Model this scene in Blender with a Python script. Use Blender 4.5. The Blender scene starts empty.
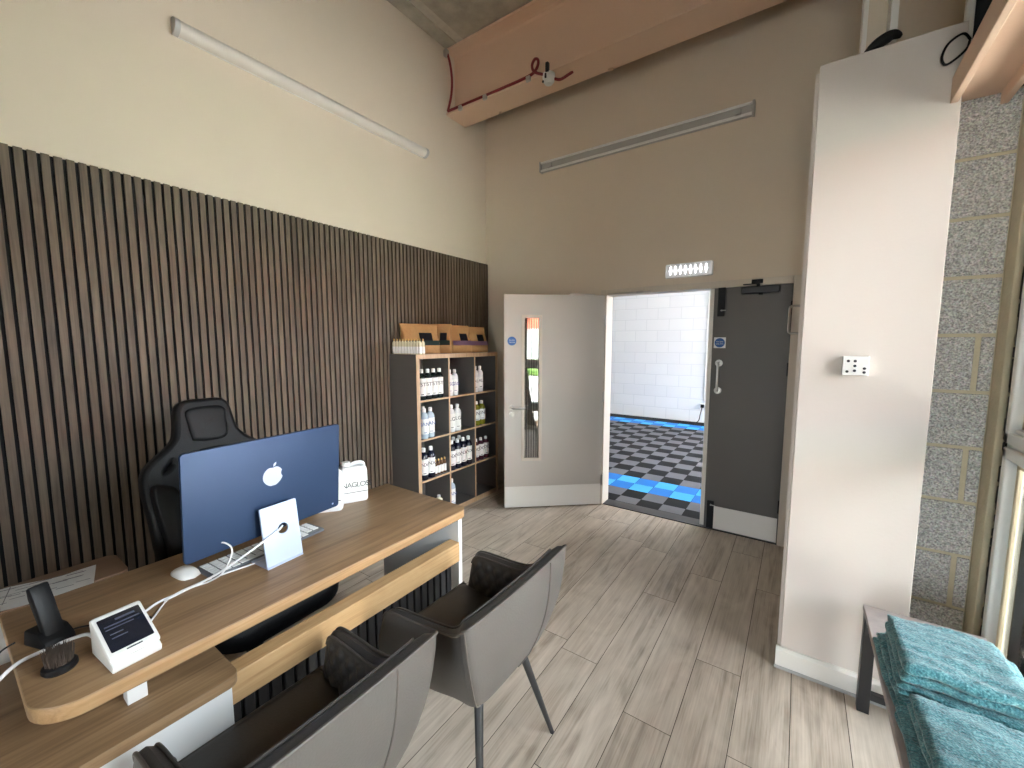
import bpy, bmesh, math, random
from mathutils import Vector, Matrix, noise
random.seed(7)
S = bpy.context.scene
COL = S.collection
PI = math.pi
R = math.radians

# ------------------------------------------------------------------ camera
cam = bpy.data.objects.new('camera', bpy.data.cameras.new('camera'))
COL.objects.link(cam)
cam.location = (2.861, -3.649, 1.544)
cam.rotation_euler = (R(90 - 5.663), 0, R(34.898))
cam.data.sensor_width = 36.0
cam.data.lens = 411.65 / 1024 * 36.0
cam.data.clip_start = 0.02
cam.data.clip_end = 200
S.camera = cam
# ------------------------------------------------------------------ world, exposure
W = bpy.data.worlds.new('world'); S.world = W
W.use_nodes = True
bg = W.node_tree.nodes['Background']
bg.inputs['Color'].default_value = (0.93, 0.97, 1.0, 1)
bg.inputs['Strength'].default_value = 12.0
_nt = W.node_tree                      # overcast sky: brighter overhead than at the horizon
_tc = _nt.nodes.new('ShaderNodeTexCoord'); _sp = _nt.nodes.new('ShaderNodeSeparateXYZ'); _cr = _nt.nodes.new('ShaderNodeValToRGB')
_nt.links.new(_tc.outputs['Generated'], _sp.inputs[0]); _nt.links.new(_sp.outputs['Z'], _cr.inputs['Fac'])
_cr.color_ramp.elements[0].position = 0.0; _cr.color_ramp.elements[0].color = (0.53, 0.55, 0.60, 1)
_cr.color_ramp.elements[1].position = 0.8; _cr.color_ramp.elements[1].color = (0.90, 0.94, 1.03, 1)
_nt.links.new(_cr.outputs[0], bg.inputs['Color'])
S.view_settings.view_transform = 'Standard'
S.view_settings.look = 'None'
S.view_settings.gamma = 1.0
S.view_settings.use_curve_mapping = False
S.view_settings.exposure = 1.28
S.cycles.use_denoising = True
S.cycles.max_bounces = 10
S.cycles.diffuse_bounces = 7
S.cycles.transparent_max_bounces = 24
S.cycles.caustics_reflective = False
S.cycles.caustics_refractive = False
S.cycles.sample_clamp_indirect = 8


def portal(name, loc, rot, sx, sy):
    d = bpy.data.lights.new(name, 'AREA'); d.shape = 'RECTANGLE'; d.size = sx; d.size_y = sy
    d.cycles.is_portal = True
    o = bpy.data.objects.new(name, d); COL.objects.link(o); o.location = loc; o.rotation_euler = rot
    return o


WIN_Y0, WIN_Y1 = -1.405, -3.45         # the glazed side wall
portal('window_portal', (3.72, (WIN_Y0 + WIN_Y1) / 2, 1.22), (0, R(90), 0), 2.44, WIN_Y0 - WIN_Y1)

sun = bpy.data.objects.new('sun', bpy.data.lights.new('sun', 'SUN')); COL.objects.link(sun)
sun.data.energy = 20.0; sun.data.angle = R(1.5); sun.data.color = (1.0, 0.97, 0.93)
sun.rotation_euler = Vector((0.12, -0.12, -0.9)).to_track_quat('-Z', 'Y').to_euler()

FX0, FX1, FZ = 2.3, 3.45, 2.2      # unseen glazing added behind the viewer as fill light
portal('front_fill_portal', ((FX0 + FX1) / 2, -6.72, FZ / 2), (R(90), 0, 0), FX1 - FX0, FZ)

# ------------------------------------------------------------------ materials


def nodes(name):
    m = bpy.data.materials.new(name); m.use_nodes = True
    nt = m.node_tree
    return m, nt, nt.nodes['Principled BSDF']


def N(nt, t, **kw):
    n = nt.nodes.new(t)
    for k, v in kw.items():
        setattr(n, k, v)
    return n


def srgb(r, g, b):
    f = lambda c: (c / 255 / 12.92) if c / 255 <= 0.04045 else ((c / 255 + 0.055) / 1.055) ** 2.4
    return (f(r), f(g), f(b), 1)


def mat(name, col, rough=0.5, metal=0.0, vary=0.0, scale=8, bump=0.0, bscale=60, spec=None, emit=None, estr=0, stretch=(1, 1, 1), coat=0):
    m, nt, p = nodes(name)
    p.inputs['Base Color'].default_value = col
    p.inputs['Roughness'].default_value = rough
    p.inputs['Metallic'].default_value = metal
    if spec is not None: p.inputs['Specular IOR Level'].default_value = spec
    if coat: p.inputs['Coat Weight'].default_value = coat
    if emit: p.inputs['Emission Color'].default_value = emit; p.inputs['Emission Strength'].default_value = estr
    tc = N(nt, 'ShaderNodeTexCoord'); mp = N(nt, 'ShaderNodeMapping'); mp.inputs['Scale'].default_value = stretch
    nt.links.new(tc.outputs['Object'], mp.inputs['Vector'])
    if vary:
        nz = N(nt, 'ShaderNodeTexNoise'); nz.inputs['Scale'].default_value = scale; nz.inputs['Detail'].default_value = 5
        nt.links.new(mp.outputs[0], nz.inputs['Vector'])
        hs = N(nt, 'ShaderNodeMixRGB')
        hs.inputs['Color1'].default_value = tuple(c * (1 - vary) for c in col[:3]) + (1,)
        hs.inputs['Color2'].default_value = tuple(min(1, c * (1 + vary)) for c in col[:3]) + (1,)
        nt.links.new(nz.outputs['Fac'], hs.inputs['Fac']); nt.links.new(hs.outputs[0], p.inputs['Base Color'])
    if bump:
        nb = N(nt, 'ShaderNodeTexNoise'); nb.inputs['Scale'].default_value = bscale; nb.inputs['Detail'].default_value = 4
        nt.links.new(mp.outputs[0], nb.inputs['Vector'])
        b = N(nt, 'ShaderNodeBump'); b.inputs['Strength'].default_value = bump; b.inputs['Distance'].default_value = 0.01
        nt.links.new(nb.outputs['Fac'], b.inputs['Height']); nt.links.new(b.outputs[0], p.inputs['Normal'])
    return m


def wood(name, dark, mid, light, along='y', rough=0.45, freq=1.0, use_rnd=False, tint=0.0, knots=0.35):
    """streaky wood grain running along one axis; face attribute rnd shifts it plank by plank"""
    m, nt, p = nodes(name)
    L = nt.links.new
    tc = N(nt, 'ShaderNodeTexCoord'); src = tc.outputs['Object']
    if use_rnd:
        at = N(nt, 'ShaderNodeAttribute', attribute_name='rnd')
        sc = N(nt, 'ShaderNodeVectorMath', operation='SCALE'); sc.inputs[0].default_value = (17.3, 31.7, 11.1)
        L(at.outputs['Fac'], sc.inputs['Scale'])
        ad = N(nt, 'ShaderNodeVectorMath', operation='ADD'); L(src, ad.inputs[0]); L(sc.outputs[0], ad.inputs[1]); src = ad.outputs[0]
    k = {'x': (0.9, 14, 14), 'y': (14, 0.9, 14), 'z': (14, 14, 0.9)}[along]
    mp = N(nt, 'ShaderNodeMapping'); mp.inputs['Scale'].default_value = tuple(c * freq for c in k); L(src, mp.inputs['Vector'])
    n1 = N(nt, 'ShaderNodeTexNoise'); n1.inputs['Scale'].default_value = 1; n1.inputs['Detail'].default_value = 6; n1.inputs['Distortion'].default_value = 1.4
    L(mp.outputs[0], n1.inputs['Vector'])
    mp2 = N(nt, 'ShaderNodeMapping'); mp2.inputs['Scale'].default_value = tuple(c * freq * 9 if c > 2 else c * freq * 3 for c in k); L(src, mp2.inputs['Vector'])
    n2 = N(nt, 'ShaderNodeTexNoise'); n2.inputs['Scale'].default_value = 1; n2.inputs['Detail'].default_value = 3
    L(mp2.outputs[0], n2.inputs['Vector'])
    mp3 = N(nt, 'ShaderNodeMapping'); mp3.inputs['Scale'].default_value = tuple(c * freq * 0.35 if c > 2 else c * freq * 2.2 for c in k); L(src, mp3.inputs['Vector'])
    n3 = N(nt, 'ShaderNodeTexNoise'); n3.inputs['Scale'].default_value = 1; n3.inputs['Detail'].default_value = 3; n3.inputs['Distortion'].default_value = 2
    L(mp3.outputs[0], n3.inputs['Vector'])
    mx = N(nt, 'ShaderNodeMath', operation='MULTIPLY_ADD'); L(n2.outputs['Fac'], mx.inputs[0]); mx.inputs[1].default_value = 0.45; L(n1.outputs['Fac'], mx.inputs[2])
    mx2 = N(nt, 'ShaderNodeMath', operation='MULTIPLY_ADD'); L(n3.outputs['Fac'], mx2.inputs[0]); mx2.inputs[1].default_value = knots; L(mx.outputs[0], mx2.inputs[2])
    out = mx2.outputs[0]
    if use_rnd and tint:
        t = N(nt, 'ShaderNodeMath', operation='MULTIPLY_ADD'); L(at.outputs['Fac'], t.inputs[0]); t.inputs[1].default_value = tint; L(out, t.inputs[2]); out = t.outputs[0]
    cr = N(nt, 'ShaderNodeValToRGB'); e = cr.color_ramp.elements
    c0 = 0.5 * (1 + 0.45 + knots) + (tint * 0.5 if use_rnd else 0)
    mr = N(nt, 'ShaderNodeMapRange'); mr.inputs['From Min'].default_value = c0 - 0.40; mr.inputs['From Max'].default_value = c0 + 0.40
    L(out, mr.inputs['Value']); L(mr.outputs[0], cr.inputs['Fac'])
    e[0].position = 0.05; e[0].color = dark; e[1].position = 0.95; e[1].color = light
    q = e.new(0.45); q.color = mid
    L(cr.outputs[0], p.inputs['Base Color'])
    p.inputs['Roughness'].default_value = rough
    b = N(nt, 'ShaderNodeBump'); b.inputs['Strength'].default_value = 0.12; b.inputs['Distance'].default_value = 0.004
    L(mx.outputs[0], b.inputs['Height']); L(b.outputs[0], p.inputs['Normal'])
    return m


def glass(name, refl=1.0, tint=(0.95, 0.98, 0.97, 1)):
    m = bpy.data.materials.new(name); m.use_nodes = True; nt = m.node_tree; nt.nodes.clear()
    o = N(nt, 'ShaderNodeOutputMaterial'); mx = N(nt, 'ShaderNodeMixShader'); t = N(nt, 'ShaderNodeBsdfTransparent'); g = N(nt, 'ShaderNodeBsdfGlossy')
    t.inputs['Color'].default_value = tint; g.inputs['Roughness'].default_value = 0.005
    f = N(nt, 'ShaderNodeFresnel'); f.inputs['IOR'].default_value = 1.52
    k = N(nt, 'ShaderNodeMath', operation='MULTIPLY'); k.inputs[1].default_value = refl; k.use_clamp = True
    nt.links.new(f.outputs[0], k.inputs[0]); nt.links.new(k.outputs[0], mx.inputs[0])
    nt.links.new(t.outputs[0], mx.inputs[1]); nt.links.new(g.outputs[0], mx.inputs[2]); nt.links.new(mx.outputs[0], o.inputs[0])
    return m


M = {}
M['plaster'] = mat('cream_plaster', srgb(216, 203, 185), 0.88, vary=0.03, scale=3, bump=0.05, bscale=140)
M['casing'] = mat('white_painted_board', srgb(216, 207, 200), 0.75, vary=0.015, scale=5, bump=0.06, bscale=90)
M['skirt'] = mat('white_gloss_trim', srgb(236, 233, 226), 0.4, vary=0.01)
M['beam'] = mat('peach_painted_steel', srgb(220, 190, 166), 0.65, vary=0.03, scale=4, bump=0.05)
M['concrete'] = mat('grey_concrete', srgb(172, 165, 150), 0.9, vary=0.4, scale=9, bump=0.6, bscale=40)
M['concrete2'] = mat('pale_concrete_joint', srgb(190, 184, 170), 0.9, vary=0.2, scale=20)
M['oak'] = wood('oak_desk_top', srgb(106, 82, 58), srgb(142, 113, 82), srgb(168, 138, 104), 'y', 0.45, 1.3)
M['oakband'] = wood('oak_desk_edge', srgb(140, 108, 74), srgb(170, 136, 96), srgb(190, 158, 118), 'y', 0.45, 2.2)
M['oakedge'] = wood('pale_oak_edge', srgb(164, 126, 84), srgb(194, 156, 110), srgb(210, 176, 132), 'y', 0.45, 2.2)
M['floor'] = wood('grey_oak_planks', srgb(146, 132, 117), srgb(188, 175, 159), srgb(214, 202, 187), 'y', 0.5, 1.35, True, 0.12, 0.6)
M['gap'] = mat('plank_joint', srgb(58, 50, 44), 0.9)
M['slat'] = wood('walnut_slat', srgb(66, 55, 46), srgb(94, 81, 68), srgb(116, 101, 85), 'z', 0.6, 1.4, True, 0.15, 0.4)
M['felt'] = mat('black_felt', srgb(17, 17, 20), 0.95, bump=0.2, bscale=300)
M['darkslat'] = mat('black_slat', srgb(30, 29, 31), 0.6, vary=0.15, stretch=(20, 20, 1))
M['white'] = mat('white_laminate', srgb(232, 232, 230), 0.45, vary=0.01)
M['plastic'] = mat('white_plastic', srgb(230, 230, 228), 0.35, vary=0.01)
M['plasticg'] = mat('grey_plastic', srgb(176, 176, 174), 0.45, vary=0.02)
M['black'] = mat('black_plastic', srgb(15, 15, 17), 0.5, spec=0.3, vary=0.1)
M['blackmetal'] = mat('black_powder_coated_steel', srgb(32, 32, 34), 0.4, vary=0.08)
M['screen'] = mat('dark_glass_screen', srgb(30, 33, 44), 0.12, vary=0.05, coat=0.5)
M['screenline'] = mat('dim_screen_text', srgb(74, 78, 92), 0.3)
M['blackleather'] = mat('black_leatherette', srgb(15, 15, 17), 0.5, vary=0.1, spec=0.3, bump=0.15, bscale=250)
M['leather'] = mat('grey_brown_leather', srgb(82, 79, 76), 0.5, vary=0.18, scale=5, bump=0.12, bscale=180)
M['seatleather'] = mat('dark_grey_leather', srgb(58, 55, 53), 0.5, vary=0.1, scale=6, bump=0.12, bscale=180)
M['piping'] = mat('leather_piping', srgb(78, 73, 69), 0.5, vary=0.05)
M['blue'] = mat('blue_anodised_aluminium', srgb(46, 66, 98), 0.48, 0.4, vary=0.03)
M['palebl'] = mat('pale_blue_aluminium', srgb(182, 194, 220), 0.4, 0.35, vary=0.02)
M['silverlogo'] = mat('pale_polished_logo', srgb(196, 206, 228), 0.25, 0.2)
M['key'] = mat('white_key', srgb(226, 227, 228), 0.5)
M['kbgrey'] = mat('keyboard_tray', srgb(96, 99, 106), 0.5)
M['alu'] = mat('silver_aluminium', srgb(196, 198, 202), 0.35, 0.7)
M['steel'] = mat('brushed_steel', srgb(186, 183, 178), 0.28, 1.0, vary=0.04, stretch=(1, 1, 30))
M['kick'] = mat('satin_steel_plate', srgb(228, 226, 222), 0.38, 0.25, vary=0.02)
M['door'] = mat('grey_door_paint_lit', srgb(192, 187, 180), 0.5, vary=0.02, scale=2)  # door paint lightened for the stronger light on the open leaf
M['door_shaded'] = mat('grey_door_paint_shaded', srgb(92, 89, 86), 0.5, vary=0.02, scale=2)  # same door paint, darkened for the shade behind the column
M['frame'] = mat('door_frame_paint', srgb(206, 196, 182), 0.5, vary=0.02)
M['signblue'] = mat('sign_blue', srgb(24, 88, 158), 0.4)
M['signwhite'] = mat('sign_white', srgb(226, 228, 230), 0.4)
M['shelf'] = mat('graphite_board', srgb(94, 91, 88), 0.55, vary=0.05, stretch=(1, 1, 6))
M['shelfedge'] = wood('oak_edge_band', srgb(156, 124, 92), srgb(178, 148, 116), srgb(196, 168, 138), 'z', 0.5, 2)
M['kraft'] = mat('brown_kraft_paper', srgb(172, 132, 86), 0.75, vary=0.12, scale=18, bump=0.5, bscale=22)
M['bagblack'] = mat('bag_black_print', srgb(26, 24, 34), 0.6)
M['baggreen'] = mat('bag_green_print', srgb(46, 70, 66), 0.6)
M['baglilac'] = mat('bag_lilac_print', srgb(142, 112, 142), 0.6)
M['label'] = mat('white_paper_label', srgb(228, 228, 226), 0.6, vary=0.02)
M['ink'] = mat('dark_print', srgb(36, 36, 44), 0.6)
M['inkpurple'] = mat('purple_print', srgb(84, 78, 150), 0.6)
M['inkblue'] = mat('blue_print', srgb(70, 96, 160), 0.6)
M['cap'] = mat('white_bottle_cap', srgb(232, 232, 232), 0.4)
M['goldcap'] = mat('gold_cap', srgb(196, 160, 96), 0.35, 0.5)
for k, c in dict(bt_dark=(22, 34, 34), bt_navy=(20, 24, 44), bt_white=(222, 222, 224), bt_clear=(176, 190, 204), bt_olive=(122, 120, 38), bt_amber=(96, 68, 44), bt_plum=(74, 40, 50), bt_cream=(214, 208, 178)).items():
    M[k] = mat(k.replace('bt_', '') + '_bottle_plastic', srgb(*c), 0.2, coat=0.3)
M['can'] = mat('translucent_white_plastic', srgb(226, 228, 230), 0.4, vary=0.03)
M['paper'] = mat('printed_paper', srgb(222, 220, 216), 0.8, vary=0.04)
M['paperink'] = mat('paper_print', srgb(120, 118, 118), 0.8)
M['cardbrown'] = mat('brown_board', srgb(112, 84, 62), 0.7, vary=0.12, stretch=(8, 1, 1))
M['bristle'] = mat('brown_bristle', srgb(72, 60, 52), 0.8, vary=0.5, scale=80)
M['cablewhite'] = mat('white_cable', srgb(228, 228, 230), 0.45)
M['cablered'] = mat('red_fire_cable', srgb(122, 20, 30), 0.5)
M['teal'] = None
M['stone'] = mat('mottled_grey_bench_top', srgb(172, 162, 158), 0.55, vary=0.22, scale=24, bump=0.15)
M['upvc'] = mat('white_window_frame', srgb(224, 224, 220), 0.4, vary=0.01)
M['bead'] = mat('cream_bead', srgb(222, 208, 176), 0.5)
M['trimcream'] = mat('bare_render_jamb', srgb(194, 183, 156), 0.85, vary=0.12, scale=12, bump=0.3)
M['mortar'] = mat('yellow_grey_mortar', srgb(208, 198, 170), 0.95, vary=0.12, scale=30, bump=0.4)
M['glass'] = glass('window_glass')
M['doorglass'] = glass('door_glass', 4.5)
M['wblock'] = None
M['tile_black'] = mat('black_floor_tile', srgb(24, 25, 27), 0.75, spec=0.2, vary=0.1)
M['tile_grey'] = mat('grey_floor_tile', srgb(108, 108, 113), 0.75, spec=0.2, vary=0.1)
M['tile_blue'] = mat('light_blue_floor_tile', srgb(70, 168, 236), 0.7, spec=0.2, vary=0.05)
M['tile_dblue'] = mat('mid_blue_floor_tile', srgb(40, 118, 200), 0.7, spec=0.2, vary=0.05)
M['ledglow'] = mat('led_glow', (1, 1, 1, 1), 0.4, emit=(0.93, 0.96, 1, 1), estr=5)
M['lens'] = mat('frosted_lens', srgb(206, 206, 208), 0.3, vary=0.02, emit=(1, 1, 1, 1), estr=0.12)
M['tube'] = mat('opal_diffuser', srgb(212, 206, 198), 0.35, vary=0.01)
M['asphalt'] = mat('pale_paving', srgb(184, 180, 174), 0.9, vary=0.2, scale=60)
M['paving'] = mat('reddish_gravel', srgb(170, 132, 104), 0.9, vary=0.45, scale=60)
M['brick'] = None
M['grass'] = mat('grass_green', srgb(104, 140, 60), 0.9, vary=0.4, scale=20)
M['fence'] = mat('pale_fence_paint', srgb(214, 214, 212), 0.7, vary=0.06)
M['roof'] = mat('red_roof_tile', srgb(184, 84, 52), 0.8, vary=0.15)
M['darkclad'] = mat('dark_blue_membrane', srgb(30, 34, 42), 0.7, vary=0.1)


def towel_mat():
    m, nt, p = nodes('teal_microfibre')
    L = nt.links.new
    tc = N(nt, 'ShaderNodeTexCoord')
    n = N(nt, 'ShaderNodeTexNoise'); n.inputs['Scale'].default_value = 190; n.inputs['Detail'].default_value = 3; L(tc.outputs['Object'], n.inputs['Vector'])
    n2 = N(nt, 'ShaderNodeTexNoise'); n2.inputs['Scale'].default_value = 30; n2.inputs['Detail'].default_value = 4; L(tc.outputs['Object'], n2.inputs['Vector'])
    a = N(nt, 'ShaderNodeMath', operation='MULTIPLY_ADD'); L(n2.outputs['Fac'], a.inputs[0]); a.inputs[1].default_value = 0.6; L(n.outputs['Fac'], a.inputs[2])
    cr = N(nt, 'ShaderNodeValToRGB'); e = cr.color_ramp.elements
    e[0].position = 0.55; e[0].color = srgb(36, 94, 104); e[1].position = 1.05; e[1].color = srgb(124, 186, 192)
    q = e.new(0.8); q.color = srgb(74, 142, 150)
    L(a.outputs[0], cr.inputs['Fac']); L(cr.outputs[0], p.inputs['Base Color'])
    p.inputs['Roughness'].default_value = 0.95
    p.inputs['Sheen Weight'].default_value = 0.5
    b = N(nt, 'ShaderNodeBump'); b.inputs['Strength'].default_value = 0.9; b.inputs['Distance'].default_value = 0.006
    L(a.outputs[0], b.inputs['Height']); L(b.outputs[0], p.inputs['Normal'])
    return m


M['teal'] = towel_mat()


def speckle_block():
    m, nt, p = nodes('aggregate_block')
    L = nt.links.new
    tc = N(nt, 'ShaderNodeTexCoord')
    v = N(nt, 'ShaderNodeTexVoronoi'); v.inputs['Scale'].default_value = 130; L(tc.outputs['Object'], v.inputs['Vector'])
    n = N(nt, 'ShaderNodeTexNoise'); n.inputs['Scale'].default_value = 7; n.inputs['Detail'].default_value = 6; L(tc.outputs['Object'], n.inputs['Vector'])
    n2 = N(nt, 'ShaderNodeTexNoise'); n2.inputs['Scale'].default_value = 170; n2.inputs['Detail'].default_value = 3; L(tc.outputs['Object'], n2.inputs['Vector'])
    cr = N(nt, 'ShaderNodeValToRGB'); e = cr.color_ramp.elements
    e[0].position = 0.30; e[0].color = srgb(150, 146, 139); e[1].position = 0.68; e[1].color = srgb(244, 240, 230)
    q = e.new(0.5); q.color = srgb(208, 203, 193)
    L(n2.outputs['Fac'], cr.inputs['Fac'])
    mx = N(nt, 'ShaderNodeMixRGB', blend_type='MULTIPLY'); mx.inputs['Fac'].default_value = 0.25
    L(cr.outputs[0], mx.inputs['Color1']); L(v.outputs['Color'], mx.inputs['Color2'])
    hs = N(nt, 'ShaderNodeHueSaturation'); hs.inputs['Saturation'].default_value = 0.35; L(mx.outputs[0], hs.inputs['Color'])
    L(hs.outputs[0], p.inputs['Base Color']); p.inputs['Roughness'].default_value = 0.95
    b = N(nt, 'ShaderNodeBump'); b.inputs['Strength'].default_value = 0.8; b.inputs['Distance'].default_value = 0.006
    L(n2.outputs['Fac'], b.inputs['Height']); L(b.outputs[0], p.inputs['Normal'])
    return m


M['block'] = speckle_block()


def brickmat(name, c1, c2, mortar, bw, rh, ms, vec='xz', bump=0.5, rough=0.7, off=0.5, shift=(0, 0, 0)):
    m, nt, p = nodes(name)
    L = nt.links.new
    tc = N(nt, 'ShaderNodeTexCoord'); sp = N(nt, 'ShaderNodeSeparateXYZ'); cb = N(nt, 'ShaderNodeCombineXYZ')
    ad = N(nt, 'ShaderNodeVectorMath', operation='ADD'); ad.inputs[1].default_value = shift
    L(tc.outputs['Object'], ad.inputs[0]); L(ad.outputs[0], sp.inputs[0])
    L(sp.outputs[vec[0].upper()], cb.inputs[0]); L(sp.outputs[vec[1].upper()], cb.inputs[1])
    b = N(nt, 'ShaderNodeTexBrick'); b.offset = off
    for k, v in {'Color1': c1, 'Color2': c2, 'Mortar': mortar, 'Scale': 1, 'Mortar Size': ms, 'Brick Width': bw, 'Row Height': rh, 'Mortar Smooth': 0.3}.items():
        b.inputs[k].default_value = v
    L(cb.outputs[0], b.inputs['Vector']); L(b.outputs['Color'], p.inputs['Base Color'])
    p.inputs['Roughness'].default_value = rough
    bp = N(nt, 'ShaderNodeBump'); bp.invert = True; bp.inputs['Strength'].default_value = bump; bp.inputs['Distance'].default_value = 0.01
    L(b.outputs['Fac'], bp.inputs['Height']); L(bp.outputs[0], p.inputs['Normal'])
    return m


M['wblock'] = brickmat('white_painted_blockwork', srgb(226, 230, 233), srgb(222, 226, 230), srgb(212, 217, 221), 0.45, 0.225, 0.008, 'xz', 0.35, 0.6)
M['brick'] = brickmat('red_brown_brick', srgb(156, 108, 80), srgb(176, 124, 92), srgb(206, 190, 166), 0.225, 0.075, 0.012, 'yz')

# ------------------------------------------------------------------ geometry helpers


def bx(bm, x0, x1, y0, y1, z0, z1, b=0.0, seg=2, mi=0, mtx=None):
    r = bmesh.ops.create_cube(bm, size=1.0)
    vs = r['verts']
    cx, cy, cz = (x0 + x1) / 2, (y0 + y1) / 2, (z0 + z1) / 2
    for v in vs:
        v.co = Vector((cx + v.co.x * (x1 - x0), cy + v.co.y * (y1 - y0), cz + v.co.z * (z1 - z0)))
    fs = set(f for v in vs for f in v.link_faces)
    for f in fs: f.material_index = mi
    if b:
        es = list(set(e for v in vs for e in v.link_edges))
        rr = bmesh.ops.bevel(bm, geom=es, offset=b, segments=seg, affect='EDGES', profile=0.5)
        vs = list(set(v for f in rr['faces'] for v in f.verts) | set(v for v in vs if v.is_valid))
        for f in set(f for v in vs for f in v.link_faces): f.material_index = mi
    if mtx is not None:
        bmesh.ops.transform(bm, matrix=mtx, verts=[v for v in vs if v.is_valid])
    return vs


def box(*a, **k):
    bm = bmesh.new(); bx(bm, *a, **k); return bm


def frame_from(d):
    d = d.normalized()
    up = Vector((0, 0, 1)) if abs(d.z) < 0.95 else Vector((1, 0, 0))
    a = d.cross(up).normalized(); b = a.cross(d).normalized()
    return a, b


def cyl(bm, p0, p1, r0, r1=None, n=16, caps=True):
    p0, p1 = Vector(p0), Vector(p1); r1 = r0 if r1 is None else r1
    a, b = frame_from(p1 - p0)
    A = [bm.verts.new(p0 + (a * math.cos(t) + b * math.sin(t)) * r0) for t in [2 * PI * i / n for i in range(n)]]
    B = [bm.verts.new(p1 + (a * math.cos(t) + b * math.sin(t)) * r1) for t in [2 * PI * i / n for i in range(n)]]
    for i in range(n):
        bm.faces.new((A[i], A[(i + 1) % n], B[(i + 1) % n], B[i]))
    if caps:
        bm.faces.new(A[::-1]); bm.faces.new(B)
    return A + B


def lathe(bm, prof, n=20, c=(0, 0, 0)):
    rings = []
    for r, z in prof:
        if r < 1e-6:
            rings.append([bm.verts.new((c[0], c[1], c[2] + z))])
        else:
            rings.append([bm.verts.new((c[0] + r * math.cos(2 * PI * i / n), c[1] + r * math.sin(2 * PI * i / n), c[2] + z)) for i in range(n)])
    for a, b in zip(rings, rings[1:]):
        for i in range(n):
            j = (i + 1) % n
            if len(a) == 1 and len(b) == 1: continue
            if len(a) == 1: bm.faces.new((a[0], b[j], b[i]))
            elif len(b) == 1: bm.faces.new((a[i], a[j], b[0]))
            else: bm.faces.new((a[i], a[j], b[j], b[i]))


def spline(pts, sub=8):
    P = [Vector(p) for p in pts]; out = []
    for i in range(len(P) - 1):
        p0 = P[max(i - 1, 0)]; p1 = P[i]; p2 = P[i + 1]; p3 = P[min(i + 2, len(P) - 1)]
        for k in range(sub):
            t = k / sub
            out.append(0.5 * ((2 * p1) + (p2 - p0) * t + (2 * p0 - 5 * p1 + 4 * p2 - p3) * t * t + (3 * p1 - p0 - 3 * p2 + p3) * t ** 3))
    out.append(P[-1]); return out


def tube(bm, pts, r, n=8, sub=8):
    Q = spline(pts, sub) if sub > 1 else [Vector(p) for p in pts]
    rings = []; a = None
    for i, q in enumerate(Q):
        d = (Q[min(i + 1, len(Q) - 1)] - Q[max(i - 1, 0)])
        if d.length < 1e-9: d = Vector((0, 0, 1))
        d.normalize()
        if a is None: a, b = frame_from(d)
        else:
            a = (a - d * a.dot(d)).normalized(); b = a.cross(d)
        rr = r(i / (len(Q) - 1)) if callable(r) else r
        rings.append([bm.verts.new(q + (a * math.cos(2 * PI * k / n) + b * math.sin(2 * PI * k / n)) * rr) for k in range(n)])
    for A, B in zip(rings, rings[1:]):
        for k in range(n): bm.faces.new((A[k], A[(k + 1) % n], B[(k + 1) % n], B[k]))
    bm.faces.new(rings[0][::-1]); bm.faces.new(rings[-1])


def loft(bm, rings, closed=True, caps=True):
    V = [[bm.verts.new(p) for p in r] for r in rings]
    n = len(V[0])
    for A, B in zip(V, V[1:]):
        for k in range(n if closed else n - 1):
            bm.faces.new((A[k], A[(k + 1) % n], B[(k + 1) % n], B[k]))
    if caps and closed:
        bm.faces.new(V[0][::-1]); bm.faces.new(V[-1])
    return V


def roundrect(x0, x1, y0, y1, r, n=8):
    """corner radii r = (x1y0, x1y1, x0y1, x0y0)"""
    if not isinstance(r, (tuple, list)): r = (r,) * 4
    pts = []
    for (cx, cy, a0, q) in ((x1, y0, -90, r[0]), (x1, y1, 0, r[1]), (x0, y1, 90, r[2]), (x0, y0, 180, r[3])):
        sx = 1 if cx == x1 else -1; sy = 1 if cy == y1 else -1
        if q < 1e-5: pts.append((cx, cy)); continue
        for i in range(n + 1):
            a = R(a0 + 90 * i / n); pts.append((cx - sx * q + q * math.cos(a), cy - sy * q + q * math.sin(a)))
    return pts


def slab(bm, pts, z0, z1, b=0.004, mi_side=None):
    rings = [[(*p, z0) for p in pts], [(*p, z1) for p in pts]]
    V = loft(bm, rings)
    bm.normal_update()
    if mi_side is not None:
        for f in bm.faces:
            if abs(f.normal.z) < 0.5: f.material_index = mi_side
    if b:
        es = [e for e in bm.edges if abs(e.verts[0].co.z - e.verts[1].co.z) < 1e-6]
        bmesh.ops.bevel(bm, geom=es, offset=b, segments=2, affect='EDGES', profile=0.5)


def finish(o, smooth, ang):
    me = o.data
    if smooth:
        for p in me.polygons: p.use_smooth = True
        me.set_sharp_from_angle(angle=R(ang))


def obj(name, bm, m, parent=None, smooth=True, ang=35, loc=None, rot=None):
    bmesh.ops.recalc_face_normals(bm, faces=bm.faces[:])
    me = bpy.data.meshes.new(name); bm.to_mesh(me); bm.free()
    o = bpy.data.objects.new(name, me); COL.objects.link(o)
    for q in (m if isinstance(m, (list, tuple)) else [m]): me.materials.append(M[q] if isinstance(q, str) else q)
    finish(o, smooth, ang)
    if parent: o.parent = parent
    if loc: o.location = loc
    if rot: o.rotation_euler = rot
    return o


def tag(o, label, cat, group=None, kind=None):
    o['label'] = label; o['category'] = cat
    if group: o['group'] = group
    if kind: o['kind'] = kind
    return o


def thing(name, label, cat, loc=(0, 0, 0), rz=0.0, group=None, kind=None):
    o = bpy.data.objects.new(name, None); COL.objects.link(o)
    o.empty_display_size = 0.1
    o.location = loc; o.rotation_euler = (0, 0, rz)
    return tag(o, label, cat, group, kind)


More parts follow.
